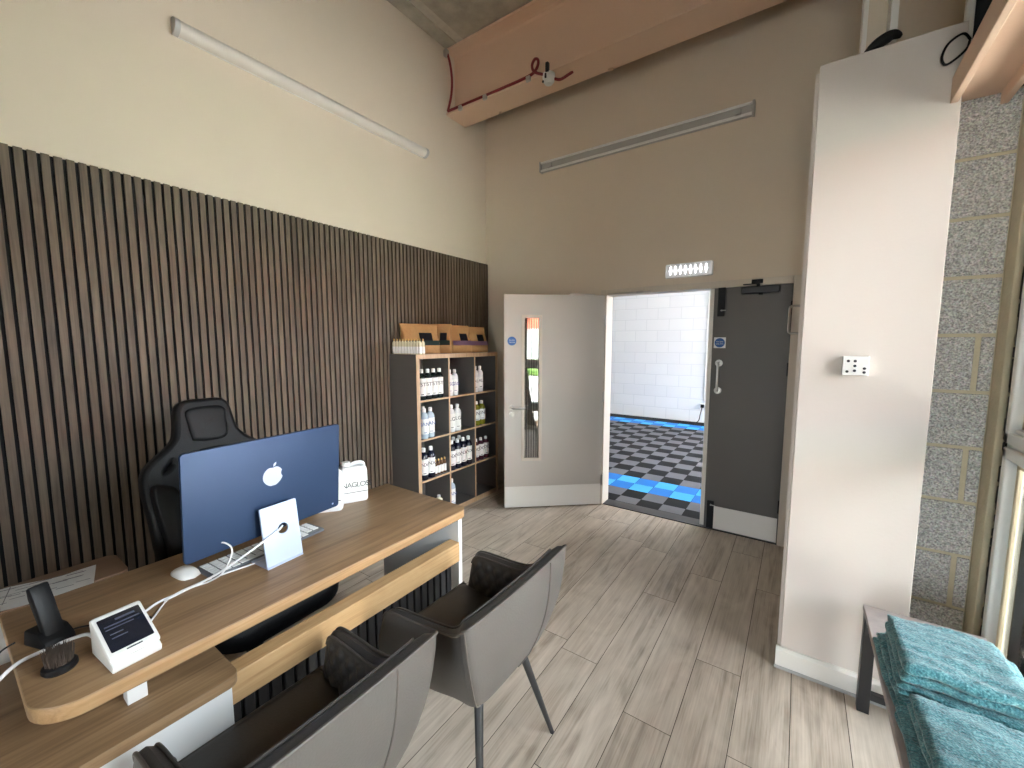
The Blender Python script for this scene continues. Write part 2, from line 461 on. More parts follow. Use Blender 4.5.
def struct(name, bm, m, label, cat, parent=None, smooth=False, loc=None):
    o = obj(name, bm, m, parent, smooth, loc=loc)
    return tag(o, label, cat, kind='structure')


def dup(o, parent=None):
    c = o.copy(); COL.objects.link(c)
    c.parent = parent
    for ch in list(o.children): dup(ch, c)
    return c


def from_curve(name, cu, m, parent=None, loc=None, rot=None):
    t = bpy.data.objects.new('tmp', cu); COL.objects.link(t)
    me = bpy.data.meshes.new_from_object(t)
    bpy.data.objects.remove(t); bpy.data.curves.remove(cu)
    me.name = name
    o = bpy.data.objects.new(name, me); COL.objects.link(o)
    me.materials.clear(); me.materials.append(M[m] if isinstance(m, str) else m)
    if parent: o.parent = parent
    if loc: o.location = loc
    if rot: o.rotation_euler = rot
    return o


def text(name, body, size, m, parent, loc, rot, ext=0.0004, align='CENTER', spacing=1.0):
    cu = bpy.data.curves.new(name, 'FONT'); cu.body = body; cu.size = size; cu.extrude = ext
    cu.align_x = align; cu.align_y = 'CENTER'; cu.space_character = spacing
    return from_curve(name, cu, m, parent, loc, rot)


def shape(name, loops, ext, m, parent=None, loc=None, rot=None, bevel=0.0):
    cu = bpy.data.curves.new(name, 'CURVE'); cu.dimensions = '2D'; cu.fill_mode = 'BOTH'; cu.extrude = ext
    cu.bevel_depth = bevel; cu.bevel_resolution = 2
    for lp in loops:
        s = cu.splines.new('POLY'); s.points.add(len(lp) - 1)
        for q, p in zip(s.points, lp): q.co = (p[0], p[1], 0, 1)
        s.use_cyclic_u = True
    return from_curve(name, cu, m, parent, loc, rot)


def set_rnd(o, per=6, seed=1):
    rg = random.Random(seed); a = o.data.attributes.new('rnd', 'FLOAT', 'FACE')
    vals = []
    n = len(o.data.polygons)
    for i in range(0, n, per):
        v = rg.random(); vals += [v] * min(per, n - i)
    a.data.foreach_set('value', vals)


# ------------------------------------------------------------------ room shell
XL, XR, YF, ZC = -0.03, 3.55, -6.6, 4.29

bm = bmesh.new()
bx(bm, XL - 0.2, XL, YF - 0.2, 0.15, -0.1, ZC + 0.3)
struct('wall_left', bm, 'plaster', 'cream plastered wall behind the slatted panelling, long fluorescent fitting on it', 'wall')
bm = bmesh.new()
bx(bm, XL, 1.325, 0, 0.15, -0.1, ZC + 0.3); bx(bm, 2.85, XR + 0.4, 0, 0.15, -0.1, ZC + 0.3); bx(bm, 1.325, 2.85, 0, 0.15, 2.03, ZC + 0.3)
struct('wall_back', bm, 'plaster', 'cream plastered wall with the double doorway through to the workshop', 'wall')
bm = bmesh.new()
bx(bm, XR, XR + 0.3, -1.28, 0, -0.1, ZC + 0.3); bx(bm, XR, XR + 0.3, YF, WIN_Y1, -0.1, ZC + 0.3); bx(bm, XR, XR + 0.3, WIN_Y1, -1.28, 2.455, ZC + 0.3)
struct('wall_right', bm, 'plaster', 'wall above and around the side window on the right', 'wall')
bm = bmesh.new(); bx(bm, XL, FX0, YF - 0.2, YF, -0.1, ZC + 0.3); bx(bm, FX1, XR + 0.3, YF - 0.2, YF, -0.1, ZC + 0.3); bx(bm, FX0, FX1, YF - 0.2, YF, FZ, ZC + 0.3)
struct('wall_front', bm, 'plaster', 'wall behind the viewer closing the reception room', 'wall')

# floor: planks as separate strips over a dark bed
bm = bmesh.new()
PW, PL = 0.1927, 1.285
fixed = {-1: -1.19, -2: -1.90, 0: -2.077, 1: -1.588, 2: -0.75, 3: -1.1, -3: -0.55}
rg = random.Random(3)
for k in range(-13, 7):
    x0 = 2.335 + k * PW; x1 = x0 + PW
    x0, x1 = max(x0, XL), min(x1, XR)
    if x1 - x0 < 0.01: continue
    j = fixed.get(k, -rg.random() * PL)
    while j < 0: j += PL
    y = j
    while y > YF:
        a, b = max(y - PL, YF), min(y, -0.0)
        if b - a > 0.01:
            g = 0.0013
            vs = [bm.verts.new(p) for p in ((x0 + g, a + g, 0), (x1 - g, a + g, 0), (x1 - g, b - g, 0), (x0 + g, b - g, 0))]
            bm.faces.new(vs)
        y -= PL
npl = len(bm.faces)
bx(bm, XL - 0.1, XR + 0.3, YF - 0.1, 0.02, -0.1, -0.002, mi=1)
o = struct('floor', bm, ['floor', 'gap'], 'grey oak laminate plank floor of the reception room', 'floor')
set_rnd(o, 1, 5)

# ceiling: precast concrete planks with open joints
bm = bmesh.new()
xs = [XL, 0.10, 0.19, 1.39, 1.48, 2.68, 2.77, XR + 0.3]
for i in range(0, len(xs) - 1):
    if i % 2 == 0: bx(bm, xs[i], xs[i + 1], YF, 0.0, ZC, ZC + 0.2, 0.006)
    else: bx(bm, xs[i], xs[i + 1], YF, 0.0, ZC + 0.015, ZC + 0.2, mi=1)
struct('ceiling', bm, ['concrete', 'concrete2'], 'bare precast concrete plank ceiling with pale joints', 'ceiling')

# slatted acoustic panelling on the left wall
bm = bmesh.new()
y = -0.033
while y > -6.4:
    yb, ya = y - 0.0065, y - 0.0335
    bx(bm, -0.012, 0.0, ya, yb, 0.0, 2.4); y -= 0.04
ns = len(bm.faces)
bx(bm, XL, -0.012, -6.45, -0.012, 0.0, 2.398, mi=1)
bx(bm, -0.012, 0.0, -0.033 + 0.0065, -0.012, 0.0, 2.4)
o = obj('slatted_wall_panel', bm, ['slat', 'felt'], smooth=False)
tag(o, 'walnut slats on black felt panelling covering the lower left wall', 'wall panelling', kind='structure')
set_rnd(o, 6, 9)

# steel beam under the ceiling
bm = bmesh.new()
bx(bm, XL, XR + 0.3, -0.60, -0.33, 3.70, 3.722, 0.004)
bx(bm, XL, XR + 0.3, -0.475, -0.455, 3.722, 4.268)
bx(bm, XL, XR + 0.3, -0.60, -0.33, 4.268, 4.29, 0.004)
for s in (-1, 1):   # root fillets
    for (z, dz) in ((3.722, 1), (4.268, -1)):
        yw = -0.465 + s * 0.01
        vs = [bm.verts.new((x, yy, zz)) for x in (XL, XR + 0.3) for (yy, zz) in ((yw, z), (yw + s * 0.03, z), (yw + s * 0.008, z + dz * 0.008), (yw, z + dz * 0.03))]
        for i in range(4):
            bm.faces.new((vs[i], vs[(i + 1) % 4], vs[4 + (i + 1) % 4], vs[4 + i]))
bx(bm, 0.42, 0.45, -0.36, -0.345, 3.69, 3.70); bx(bm, 1.49, 1.53, -0.36, -0.34, 3.688, 3.70)
o = obj('steel_beam', bm, 'beam', smooth=False)
tag(o, 'peach painted steel I-beam running under the ceiling above the doorway', 'beam', kind='structure')

# boxed column
CX0, CX1, CY0 = 2.852, 3.292, -1.406
bm = bmesh.new()
CT = 2.695
bx(bm, CX0 + 0.012, CX1, CY0, CY0 + 0.02, 0.0, CT, 0.003)                # front board
bx(bm, CX0 - 0.002, CX0 + 0.018, CY0 + 0.02, -0.001, 0.0, CT - 0.02)      # left board
bx(bm, CX1 - 0.02, CX1, CY0 + 0.02, -1.20, 0.0, CT)
struct('trim_1', bm, 'casing', 'white boxed column casing standing between the doorway and the side window', 'column casing')
bm = bmesh.new()
prof = [(0, 0), (-0.018, 0), (-0.018, 0.088), (-0.010, 0.1), (0, 0.102)]
V = [[bm.verts.new((x, CY0 + dy, z)) for (dy, z) in prof] for x in (CX0 - 0.006, CX1)]
for i in range(len(prof)):
    j = (i + 1) % len(prof); bm.faces.new((V[0][i], V[0][j], V[1][j], V[1][i]))
bm.faces.new(V[0]); bm.faces.new(V[1][::-1])
struct('baseboard_right', bm, 'skirt', 'white skirting board along the foot of the boxed column', 'skirting board')
bm = bmesh.new(); bx(bm, CX0 - 0.01, CX1, CY0 - 0.026, CY0 - 0.018, 0, 0.014, 0.003)
struct('trim_2', bm, 'plasticg', 'thin grey floor edging strip in front of the column skirting', 'floor trim')

# steel H column seen above the casing
bm = bmesh.new()
bx(bm, 3.0, 3.016, -1.27, -1.15, 0.02, ZC); bx(bm, 3.088, 3.112, -1.27, -1.15, 0.02, ZC); bx(bm, 3.016, 3.088, -1.16, -1.15, 0.02, ZC, mi=1)
o = obj('steel_column', bm, ['skirt', 'plaster'], smooth=False)
tag(o, 'steel column with cream flanges rising above the boxed casing', 'column', kind='structure')
# black bundle lying on the casing edge
bm = bmesh.new()
tube(bm, [(3.0, -1.372, 2.685), (3.03, -1.375, 2.715), (3.06, -1.372, 2.735), (3.09, -1.37, 2.745), (3.115, -1.37, 2.73)], lambda t: 0.006 + 0.016 * math.sin(PI * min(1, t * 1.02)) ** 0.7, 10)
tag(obj('black_cloth', bm, 'black'), 'crumpled black cloth lying on the top edge of the boxed column', 'cloth')

# blockwork return beside the window
bm = bmesh.new()
bx(bm, 3.24, 3.53, -1.272, -1.15, 0.0, 2.475, mi=1)
k = 0
for r_ in range(0, 11):
    z0, z1 = r_ * 0.225 + 0.007, (r_ + 1) * 0.225 - 0.007
    if r_ % 2 == 0 and r_ < 8:
        bx(bm, 3.24, 3.422, -1.28, -1.16, z0, z1, 0.002, 1); bx(bm, 3.440, 3.475, -1.28, -1.16, z0, z1, 0.002, 1)
    else:
        bx(bm, 3.24, 3.475, -1.28, -1.16, z0, z1, 0.002, 1)
struct('wall_block', bm, ['block', 'mortar'], 'bare grey concrete block return between the column and the window', 'wall')
# rendered jamb between block and window
bm = bmesh.new()
bx(bm, 3.478, 3.60, -1.372, -1.275, 0.0, 2.62, 0.004)
struct('trim_3', bm, 'trimcream', 'bare cream rendered jamb beside the window frame', 'window jamb')
bm = bmesh.new()
bx(bm, 3.512, 3.56, -1.406, -1.371, 0.0, 2.46)
rg = random.Random(11)
for i in range(60):
    z = 0.3 + i * 0.034 + rg.uniform(-.01, .01); w = rg.uniform(0.0, 0.012)
    if rg.random() < 0.75: bx(bm, 3.497, 3.515, -1.402, -1.378 + w, z, z + rg.uniform(0.03, 0.07), 0.004, 1)
struct('trim_4', bm, 'black', 'ragged black sealant in the gap beside the window frame', 'sealant')

# lintel beam over the side window: H section lying on its side
bm = bmesh.new()
LX = 3.262
bx(bm, LX, LX + 0.022, -3.6, CY0 + 0.0, 2.42, 2.512, 0.003)
bx(bm, LX + 0.15, LX + 0.172, -3.6, CY0 + 0.115, 2.42, 2.512, 0.003)
bx(bm, LX + 0.022, LX + 0.15, -3.6, CY0 + 0.115, 2.462, 2.474)
rot = Matrix.Translation((LX, CY0, 0)) @ Matrix.Rotation(R(-1.4), 4, 'Z') @ Matrix.Translation((-LX, -CY0, 0))
bmesh.ops.transform(bm, matrix=rot, verts=bm.verts[:])
o = obj('lintel_beam', bm, 'beam', smooth=False)
tag(o, 'peach painted steel lintel beam over the side window at top right', 'beam', kind='structure')
bm = bmesh.new(); bx(bm, 3.40, 3.46, -3.6, -1.16, 2.53, ZC); bx(bm, 3.33, 3.53, -1.27, -1.16, 2.48, ZC)
struct('wall_cladding', bm, 'darkclad', 'dark blue membrane covered wall above the lintel beam', 'wall')
bm = bmesh.new(); bx(bm, 3.30, 3.325, -1.30, -1.275, 2.62, ZC, 0.004)
struct('trim_5', bm, 'skirt', 'narrow cream vertical batten above the boxed column', 'batten')
bm = bmesh.new()
lp = [(3.30, -1.40, 2.63), (3.275, -1.425, 2.645), (3.24, -1.425, 2.625), (3.226, -1.425, 2.585), (3.236, -1.425, 2.555), (3.262, -1.425, 2.565), (3.29, -1.415, 2.595), (3.30, -1.39, 2.63)]
tube(bm, lp, 0.004, 8)
tag(obj('black_cable_loop', bm, 'black'), 'loop of thin black cable hanging at the top corner of the column', 'cable')

# ------------------------------------------------------------------ side window (right)
wroot = thing('window_1', 'white framed side window with an upper and a lower pane, on the far right', 'window', (3.5, WIN_Y0, 0), kind='structure')
bm = bmesh.new()
wy = [0.0, -0.95, WIN_Y1 - WIN_Y0]
for i, yy in enumerate(wy):
    a, b = (yy - 0.032, yy) if i == 0 else ((yy, yy + 0.06) if i == len(wy) - 1 else (yy - 0.03, yy + 0.03))
    bx(bm, 0, 0.07, a, b, 0.05, 2.46, 0.004)
for z0, z1 in ((0.0, 0.06), (1.12, 1.24), (2.40, 2.46)):
    bx(bm, 0.002, 0.068, wy[-1], 0.0, z0, z1, 0.004)
for i in range(2):      # opening sashes stand slightly proud of the fixed frame
    a, b = wy[i + 1] + 0.012, wy[i] - (0.012 if i == 0 else 0.012)
    for z0, z1 in ((1.185, 2.43), (0.03, 1.17)):
        for (ya, yb, za, zb) in ((a, a + 0.034, z0, z1), (b - 0.034, b, z0, z1), (a, b, z0, z0 + 0.04), (a, b, z1 - 0.04, z1)):
            bx(bm, -0.012, 0.03, ya, yb, za, zb, 0.005)
obj('window_frame', bm, 'upvc', wroot, smooth=False)
bm = bmesh.new(); bm2 = None
for i in range(2):
    a, b = wy[i + 1] + (0.03 if i < 1 else 0.06), wy[i] - (0.03 if i == 0 else 0.03)
    for z0, z1 in ((0.06, 1.12), (1.24, 2.40)):
        p = obj('pane', box(0.033, 0.037, a, b, z0, z1), 'glass', wroot, smooth=False)
        for (ya, yb, za, zb) in ((a, a + 0.03, z0, z1), (b - 0.03, b, z0, z1), (a, b, z0, z0 + 0.02), (a, b, z1 - 0.02, z1)):
            bx(bm, 0.018, 0.032, ya, yb, za, zb, 0.003)
obj('glazing_bead', bm, 'bead', wroot, smooth=False)
bm = bmesh.new(); tube(bm, [(0.0, -0.96, 0.95), (-0.05, -0.96, 0.95), (-0.05, -0.96, 1.3), (0.0, -0.96, 1.3)], 0.009, 8, 1)
obj('pull_handle', bm, 'black', wroot)

wf = thing('fill_window', 'glazing added behind the viewer for fill light', 'window', (FX0, YF, 0), kind='structure')  # added opening, brings fill light onto the back wall
FW = FX1 - FX0
bm = bmesh.new()
for i in range(4):
    x = (FW - 0.06) * i / 3; bx(bm, x, x + 0.06, -0.09, -0.02, 0, FZ, 0.004)
bx(bm, 0, FW, -0.088, -0.022, 0, 0.06, 0.004); bx(bm, 0, FW, -0.088, -0.022, FZ - 0.06, FZ, 0.004); bx(bm, 0, FW, -0.088, -0.022, 1.85, 1.9, 0.004)
obj('window_frame', bm, 'upvc', wf, smooth=False)
for i in range(3):
    x0 = (FW - 0.06) * i / 3 + 0.06; x1 = (FW - 0.06) * (i + 1) / 3
    for z0, z1 in ((0.06, 1.85), (1.9, FZ - 0.06)): obj('pane', box(x0, x1, -0.058, -0.054, z0, z1), 'glass', wf, smooth=False)

# ------------------------------------------------------------------ doorway
fr = thing('door_frame', 'cream painted frame around the double doorway', 'door frame', (0, 0, 0), kind='structure')
bm = bmesh.new(); bx(bm, 1.325, 1.382, -0.012, 0.14, 0, 2.03, 0.003)
obj('jamb', bm, 'frame', fr, smooth=False)
bm = bmesh.new(); bx(bm, 2.797, 2.85, -0.012, 0.14, 0, 2.03, 0.003)
obj('jamb', bm, 'frame', fr, smooth=False)
bm = bmesh.new(); bx(bm, 1.382, 2.797, -0.012, 0.14, 1.978, 2.03, 0.003)
obj('head', bm, 'frame', fr, smooth=False)
bm = bmesh.new(); bx(bm, 1.40, 1.78, -0.03, -0.015, 1.985, 1.992); bx(bm, 1.66, 1.72, -0.032, -0.012, 1.98, 1.997, 0.002)
obj('closer_track', bm, 'steel', fr, smooth=False)
bm = bmesh.new(); bx(bm, 1.382, 2.797, 0.0, 0.14, -0.002, 0.006)
struct('trim_6', bm, 'blackmetal', 'dark threshold strip across the doorway floor', 'threshold')

# open left leaf: local x along the leaf from the hinge, local y = away from the viewer
LW = 0.925
ang = math.atan2(-0.639 + 0.034, 0.677 - 1.376)
dl = thing('door_1', 'open grey door leaf with narrow wired glass vision panel, left of the doorway', 'door', (1.376, -0.034, 0), ang, kind='structure')
bm = bmesh.new()
T = -0.044
V0, V1, Z0, Z1 = 0.580, 0.768, 0.455, 1.797
for a in ((0, V0, 0.012, 1.978), (V1, LW, 0.012, 1.978), (V0, V1, 0.012, Z0), (V0, V1, Z1, 1.978)):
    bx(bm, a[0], a[1], T, 0, a[2], a[3])
bmesh.ops.remove_doubles(bm, verts=bm.verts[:], dist=1e-5)
obj('door_leaf', bm, 'door', dl, smooth=False)
bm = bmesh.new()
for a in ((V0, V0 + 0.028, Z0, Z1), (V1 - 0.028, V1, Z0, Z1), (V0, V1, Z0, Z0 + 0.028), (V0, V1, Z1 - 0.028, Z1)):
    bx(bm, a[0], a[1], T - 0.004, 0.004, a[2], a[3], 0.002)
obj('vision_frame', bm, 'frame', dl, smooth=False)
gp = obj('glass_pane', box(V0 + 0.026, V1 - 0.026, -0.026, -0.020, Z0 + 0.026, Z1 - 0.026), 'doorglass', dl, smooth=False)
bm = bmesh.new()
for i in range(1, 6):
    x = V0 + 0.026 + i * 0.0226; bx(bm, x - 0.0022, x + 0.0022, -0.0200, -0.0185, Z0 + 0.026, Z1 - 0.026)
obj('safety_wire', bm, 'blackmetal', gp, smooth=False)
obj('kick_plate', box(0.01, LW - 0.004, 0, 0.002, 0.014, 0.212), 'kick', dl, smooth=False)
hd = bmesh.new(); cyl(hd, (0.857, 0, 0.957), (0.857, 0.008, 0.957), 0.026, n=24); cyl(hd, (0.857, 0.008, 0.957), (0.857, 0.05, 0.957), 0.009)
tube(hd, [(0.857, 0.045, 0.957), (0.83, 0.055, 0.957), (0.78, 0.055, 0.957), (0.745, 0.054, 0.957)], 0.0095, 10)
obj('lever_handle', hd, 'steel', dl)
hd = bmesh.new(); cyl(hd, (0.858, 0, 0.893), (0.858, 0.007, 0.893), 0.025, n=24); bx(hd, 0.853, 0.863, 0.006, 0.009, 0.878, 0.908)
obj('lock_escutcheon', hd, 'steel', dl)
hd = bmesh.new(); cyl(hd, (0.856, 0, 1.563), (0.856, 0.0015, 1.563), 0.04, n=32)
sg = obj('fire_sign', hd, 'signblue', dl)
for i, (t_, s_) in enumerate((('Fire door', 0.014), ('keep shut', 0.014))):
    text('lettering', t_, s_, 'signwhite', sg, (0.856, 0.002, 1.571 - i * 0.018), (R(90), 0, R(180)))
bm = bmesh.new(); bx(bm, -0.01, 0.008, -0.012, 0.008, 0.2, 0.3, 0.002); bx(bm, -0.01, 0.008, -0.012, 0.008, 1.0, 1.1, 0.002); bx(bm, -0.01, 0.008, -0.012, 0.008, 1.7, 1.8, 0.002)
obj('hinge', bm, 'steel', dl, smooth=False)
bm = bmesh.new(); bx(bm, 0.10, 0.33, 0.006, 0.016, 1.981, 1.988, mtx=None)
obj('closer_arm', bm, 'steel', dl, smooth=False)

# closed right leaf
dr = thing('door_2', 'closed grey door leaf, darkened for shade, beside the white boxed column', 'door', (2.277, 0.0, 0), 0, kind='structure')
RW = 0.519
bm = bmesh.new(); bx(bm, 0.0, RW, 0.004, 0.048, 0.012, 1.976, 0.001, 1)
obj('door_leaf', bm, 'door_shaded', dr, smooth=False)
bm = bmesh.new(); bx(bm, -0.035, 0.002, 0.03, 0.05, 0.012, 1.976)
obj('meeting_stile', bm, 'skirt', dr, smooth=False)
obj('kick_plate', box(0.055, RW - 0.006, 0.001, 0.004, 0.014, 0.205), 'kick', dr, smooth=False)
for (z0, z1, w0) in ((1.755, 2.005, 0.028), (0.012, 0.245, 0.02)):
    bm = bmesh.new(); bx(bm, w0, w0 + 0.052, -0.008, 0.006, z0, z1, 0.004)
    bo = obj('flush_bolt', bm, 'black', dr, smooth=False)
    bm = bmesh.new(); zz = z0 + 0.045 if z0 > 1 else z1 - 0.03
    cyl(bm, (w0 + 0.03, -0.008, zz), (w0 + 0.03, -0.022, zz), 0.006, n=10); bx(bm, w0 + 0.03, w0 + 0.062, -0.022, -0.016, zz - 0.004, zz + 0.004, 0.002)
    obj('bolt_lever', bm, 'steel', bo)
bm = bmesh.new(); bx(bm, 0.013, 0.098, 0.0015, 0.004, 1.505, 1.59, 0.0005, 1)
sg = obj('fire_sign', bm, 'signwhite', dr, smooth=False)
bm = bmesh.new(); cyl(bm, (0.0555, 0.0015, 1.5475), (0.0555, 0.0003, 1.5475), 0.037, n=32)
obj('disc', bm, 'signblue', sg)
for i, t_ in enumerate(('Fire door', 'keep shut')):
    text('lettering', t_, 0.0135, 'signwhite', sg, (0.0555, 0.0, 1.556 - i * 0.017), (R(90), 0, 0))
bm = bmesh.new()
tube(bm, [(0.057, 0.0, 1.385), (0.057, -0.045, 1.385), (0.057, -0.052, 1.36), (0.057, -0.052, 1.19), (0.057, -0.045, 1.165), (0.057, 0.0, 1.165)], 0.0095, 12, 4)
for z in (1.385, 1.165): cyl(bm, (0.057, 0.004, z), (0.057, -0.006, z), 0.027, n=24)
obj('pull_handle', bm, 'steel', dr)
bm = bmesh.new(); bx(bm, 0.19, 0.44, -0.045, 0.004, 1.915, 1.965, 0.008)
cl = obj('door_closer', bm, 'blackmetal', dr, smooth=False)
bm = bmesh.new(); cyl(bm, (0.30, -0.02, 1.965), (0.30, -0.02, 1.985), 0.012); bx(bm, 0.20, 0.31, -0.03, -0.01, 1.983, 1.991, 0.002); bx(bm, 0.255, 0.33, -0.03, -0.008, 1.99, 2.02, 0.004)
cyl(bm, (0.32, -0.03, 1.915), (0.32, -0.03, 1.902), 0.014)
obj('closer_arm', bm, 'black', cl)
for z in (0.25, 1.30, 1.75):
    bm = bmesh.new(); bx(bm, RW - 0.008, RW + 0.006, -0.01, 0.004, z, z + 0.1, 0.002)
    obj('hinge', bm, 'black', dr, smooth=False)
# grab handle fixed to the side of the boxed column
bm = bmesh.new()
tube(bm, [(2.851, -0.30, 1.79), (2.80, -0.30, 1.79), (2.792, -0.30, 1.782), (2.790, -0.30, 1.772), (2.790, -0.30, 1.628), (2.792, -0.30, 1.618), (2.80, -0.30, 1.61), (2.851, -0.30, 1.61)], 0.0085, 10, 1)
tag(obj('grab_handle', bm, 'steel'), 'steel D-shaped grab handle on the side of the boxed column by the dark door', 'handle')

# ------------------------------------------------------------------ workshop beyond the doorway
WX0, WX1, WY = -5.0, 6.0, 5.0
bm = bmesh.new(); bx(bm, WX0, WX1, WY, WY + 0.2, -0.1, 4.2)
struct('wall_workshop', bm, 'wblock', 'white painted blockwork wall of the workshop seen through the doorway', 'wall')
bm = bmesh.new(); bx(bm, WX0 - 0.2, WX0, 0.15, WY, -0.1, 4.2); bx(bm, WX0, 1.0, 0.15, 0.2, -0.1, 4.2); bx(bm, 1.0, 3.2, 0.15, 0.2, 2.06, 4.2)
bx(bm, WX1, WX1 + 0.2, 0.15, 1.0, -0.1, 4.2); bx(bm, WX1, WX1 + 0.2, 1.0, WY, 3.6, 4.2); bx(bm, 3.2, WX1, 0.15, 0.2, -0.1, 4.2)
struct('wall_workshop_side', bm, 'wblock', 'side walls of the workshop beyond the doorway', 'wall')
bm = bmesh.new(); bx(bm, WX0, WX1, 0.15, WY + 0.2, 4.2, 4.4)
struct('ceiling_workshop', bm, 'concrete', 'ceiling of the workshop beyond the doorway', 'ceiling')
bm = bmesh.new()
TP = 0.2085
bx(bm, WX0, WX1, 0.14, WY, -0.1, -0.004, mi=0)
for i in range(-8, 12):
    for j in range(0, 21):
        x0 = 1.234 + i * TP; y0 = 0.112 + j * 0.2145
        y1 = y0 + 0.2145
        if y1 < 0.2 or x0 < -0.9: continue
        y0 = max(y0, 0.16)
        par = (i + j) % 2
        blue = j in (2, 3) or j in (19, 20)
        mi = (2 if par else 3) if blue else (1 if par else 0)
        g = 0.0015
        # each tile carries four raised triangular facets
        c = bm.verts.new(((x0 + x0 + TP) / 2, (y0 + y1) / 2, 0.001))
        q = [bm.verts.new(p) for p in ((x0 + g, y0 + g, 0), (x0 + TP - g, y0 + g, 0), (x0 + TP - g, y1 - g, 0), (x0 + g, y1 - g, 0))]
        for k in range(4):
            f = bm.faces.new((q[k], q[(k + 1) % 4], c)); f.material_index = mi
struct('floor_workshop', bm, ['tile_black', 'tile_grey', 'tile_blue', 'tile_dblue'], 'black and grey chequered workshop floor tiles with blue border bands', 'floor')
for i, x in enumerate((-2.5, 0.6, 3.2)):  # unseen glowing panels added to brighten the workshop
    t = thing('workshop_fill_panel', ('unseen fill light panel added left of the doorway', 'unseen fill light panel added above the doorway', 'unseen fill light panel added right of the doorway')[i], 'fill light', (x, 2.6, 4.19), group='added workshop fill lights')
    bm = bmesh.new(); bx(bm, -0.62, 0.62, -0.62, 0.62, -0.03, 0.01, 0.004); obj('fill_panel_housing', bm, 'white', t, smooth=False)
    bm = bmesh.new(); bx(bm, -0.58, 0.58, -0.58, 0.58, -0.036, -0.031); obj('diffuser', bm, mat('workshop_fill_glow', (1, 1, 1, 1), 0.5, emit=(0.90, 0.96, 1, 1), estr=1.75), t, smooth=False)
tr = bmesh.new(); bx(tr, 1.385, 1.425, WY - 0.025, WY, 0.42, 2.6, 0.003)
tag(obj('cable_trunking', tr, 'white', smooth=False), 'white vertical cable trunking on the white workshop wall', 'cable trunking')
so = thing('wall_socket', 'white socket outlet with black plug at the foot of the workshop trunking', 'socket', (1.40, WY, 0.33))
obj('back_box', box(-0.075, 0.075, -0.04, 0, -0.045, 0.045, 0.004), 'plastic', so, smooth=False)
pl = obj('plug', box(-0.06, 0.0, -0.095, -0.04, -0.03, 0.03, 0.01), 'black', so)
bm = bmesh.new(); tube(bm, [(-0.03, -0.09, -0.02), (-0.05, -0.13, -0.15), (-0.08, -0.16, -0.29), (-0.2, -0.25, -0.317), (-0.5, -0.2, -0.317)], 0.008, 8)
obj('plug_lead', bm, 'black', pl)

# ------------------------------------------------------------------ wall lights and small fittings
lb = thing('strip_light', 'white opal strip light fitted high on the left wall', 'strip light', (XL, -1.82, 3.24))
bm = bmesh.new(); bx(bm, 0.0, 0.03, -0.91, 0.91, -0.035, 0.035, 0.004); obj('backplate', bm, 'plastic', lb, smooth=False)
bm = bmesh.new(); pts = [(0.025 + 0.05 * math.sin(PI * i / 12), -0.04 * math.cos(PI * i / 12)) for i in range(13)]
loft(bm, [[(p[0], yy, p[1]) for p in pts] for yy in (-0.895, 0.895)]); obj('diffuser', bm, 'tube', lb)
for s in (-1, 1):
    bm = bmesh.new(); pts2 = [(0.02 + 0.06 * math.sin(PI * i / 12), -0.043 * math.cos(PI * i / 12)) for i in range(13)]
    loft(bm, [[(p[0], s * yy, p[1]) for p in pts2] for yy in (0.89, 0.915)]); obj('end_cap', bm, 'plasticg', lb)
lf = thing('fluorescent_batten', 'fluorescent fitting with no tube fitted on the wall above the doorway', 'strip light', (1.585, 0, 3.248))
bm = bmesh.new(); bx(bm, -0.90, 0.90, -0.028, 0, -0.043, 0.043, 0.004)
obj('channel', bm, M['plasticg'], lf, smooth=False)  # darker grey stands in for the shadow lines between the tubes
for z in (0.036, -0.036):
    bm = bmesh.new(); cyl(bm, (-0.90, -0.045, z), (0.90, -0.045, z), 0.010, n=12); obj('clear_tube', bm, 'white', lf)
for x in (-0.90, 0.90):
    bm = bmesh.new(); bx(bm, x - 0.008, x + 0.008, -0.06, 0, -0.048, 0.048, 0.003)
    e = obj('end_plate', bm, 'plasticg', lf, smooth=False)
for x in (-0.80, 0.80):
    bm = bmesh.new(); bx(bm, x - 0.02, x + 0.02, -0.05, -0.026, -0.018, 0.018, 0.003); obj('lamp_holder', bm, 'plasticg', lf, smooth=False)
em = thing('emergency_light', 'lit emergency light bulkhead with a row of LEDs above the doorway', 'emergency light', (2.082, 0, 2.137), 0)
bm = bmesh.new(); bx(bm, -0.182, 0.182, -0.03, 0, -0.058, 0.058, 0.012, 3); obj('housing', bm, 'plasticg', em)
bm = bmesh.new(); bx(bm, -0.178, 0.178, -0.05, -0.028, -0.054, 0.054, 0.012, 3); obj('lens', bm, 'lens', em)
for i in range(8):
    bm = bmesh.new(); x = -0.135 + i * 0.0386
    bx(bm, x - 0.0035, x + 0.0035, -0.0525, -0.0495, -0.032, 0.032, 0.001, 1); bx(bm, x - 0.011, x + 0.011, -0.0525, -0.0495, -0.006, 0.004, 0.001, 1)
    obj('led', bm, 'ledglow', em, smooth=False)
cb = thing('control_box', 'small white control box with round buttons on the boxed column', 'control box', (3.053, CY0, 1.45))
bm = bmesh.new(); bx(bm, -0.043, 0.043, -0.028, 0, -0.04, 0.04, 0.003); obj('housing', bm, 'plastic', cb, smooth=False)
for (dx, dz) in ((-0.024, 0.02), (-0.002, 0.02), (-0.002, 0.0), (-0.002, -0.02), (-0.026, -0.024), (0.029, -0.01), (0.029, -0.026)):
    bm = bmesh.new(); cyl(bm, (dx, -0.028, dz), (dx, -0.0305, dz), 0.0055, n=14); obj('button', bm, 'ink', cb)
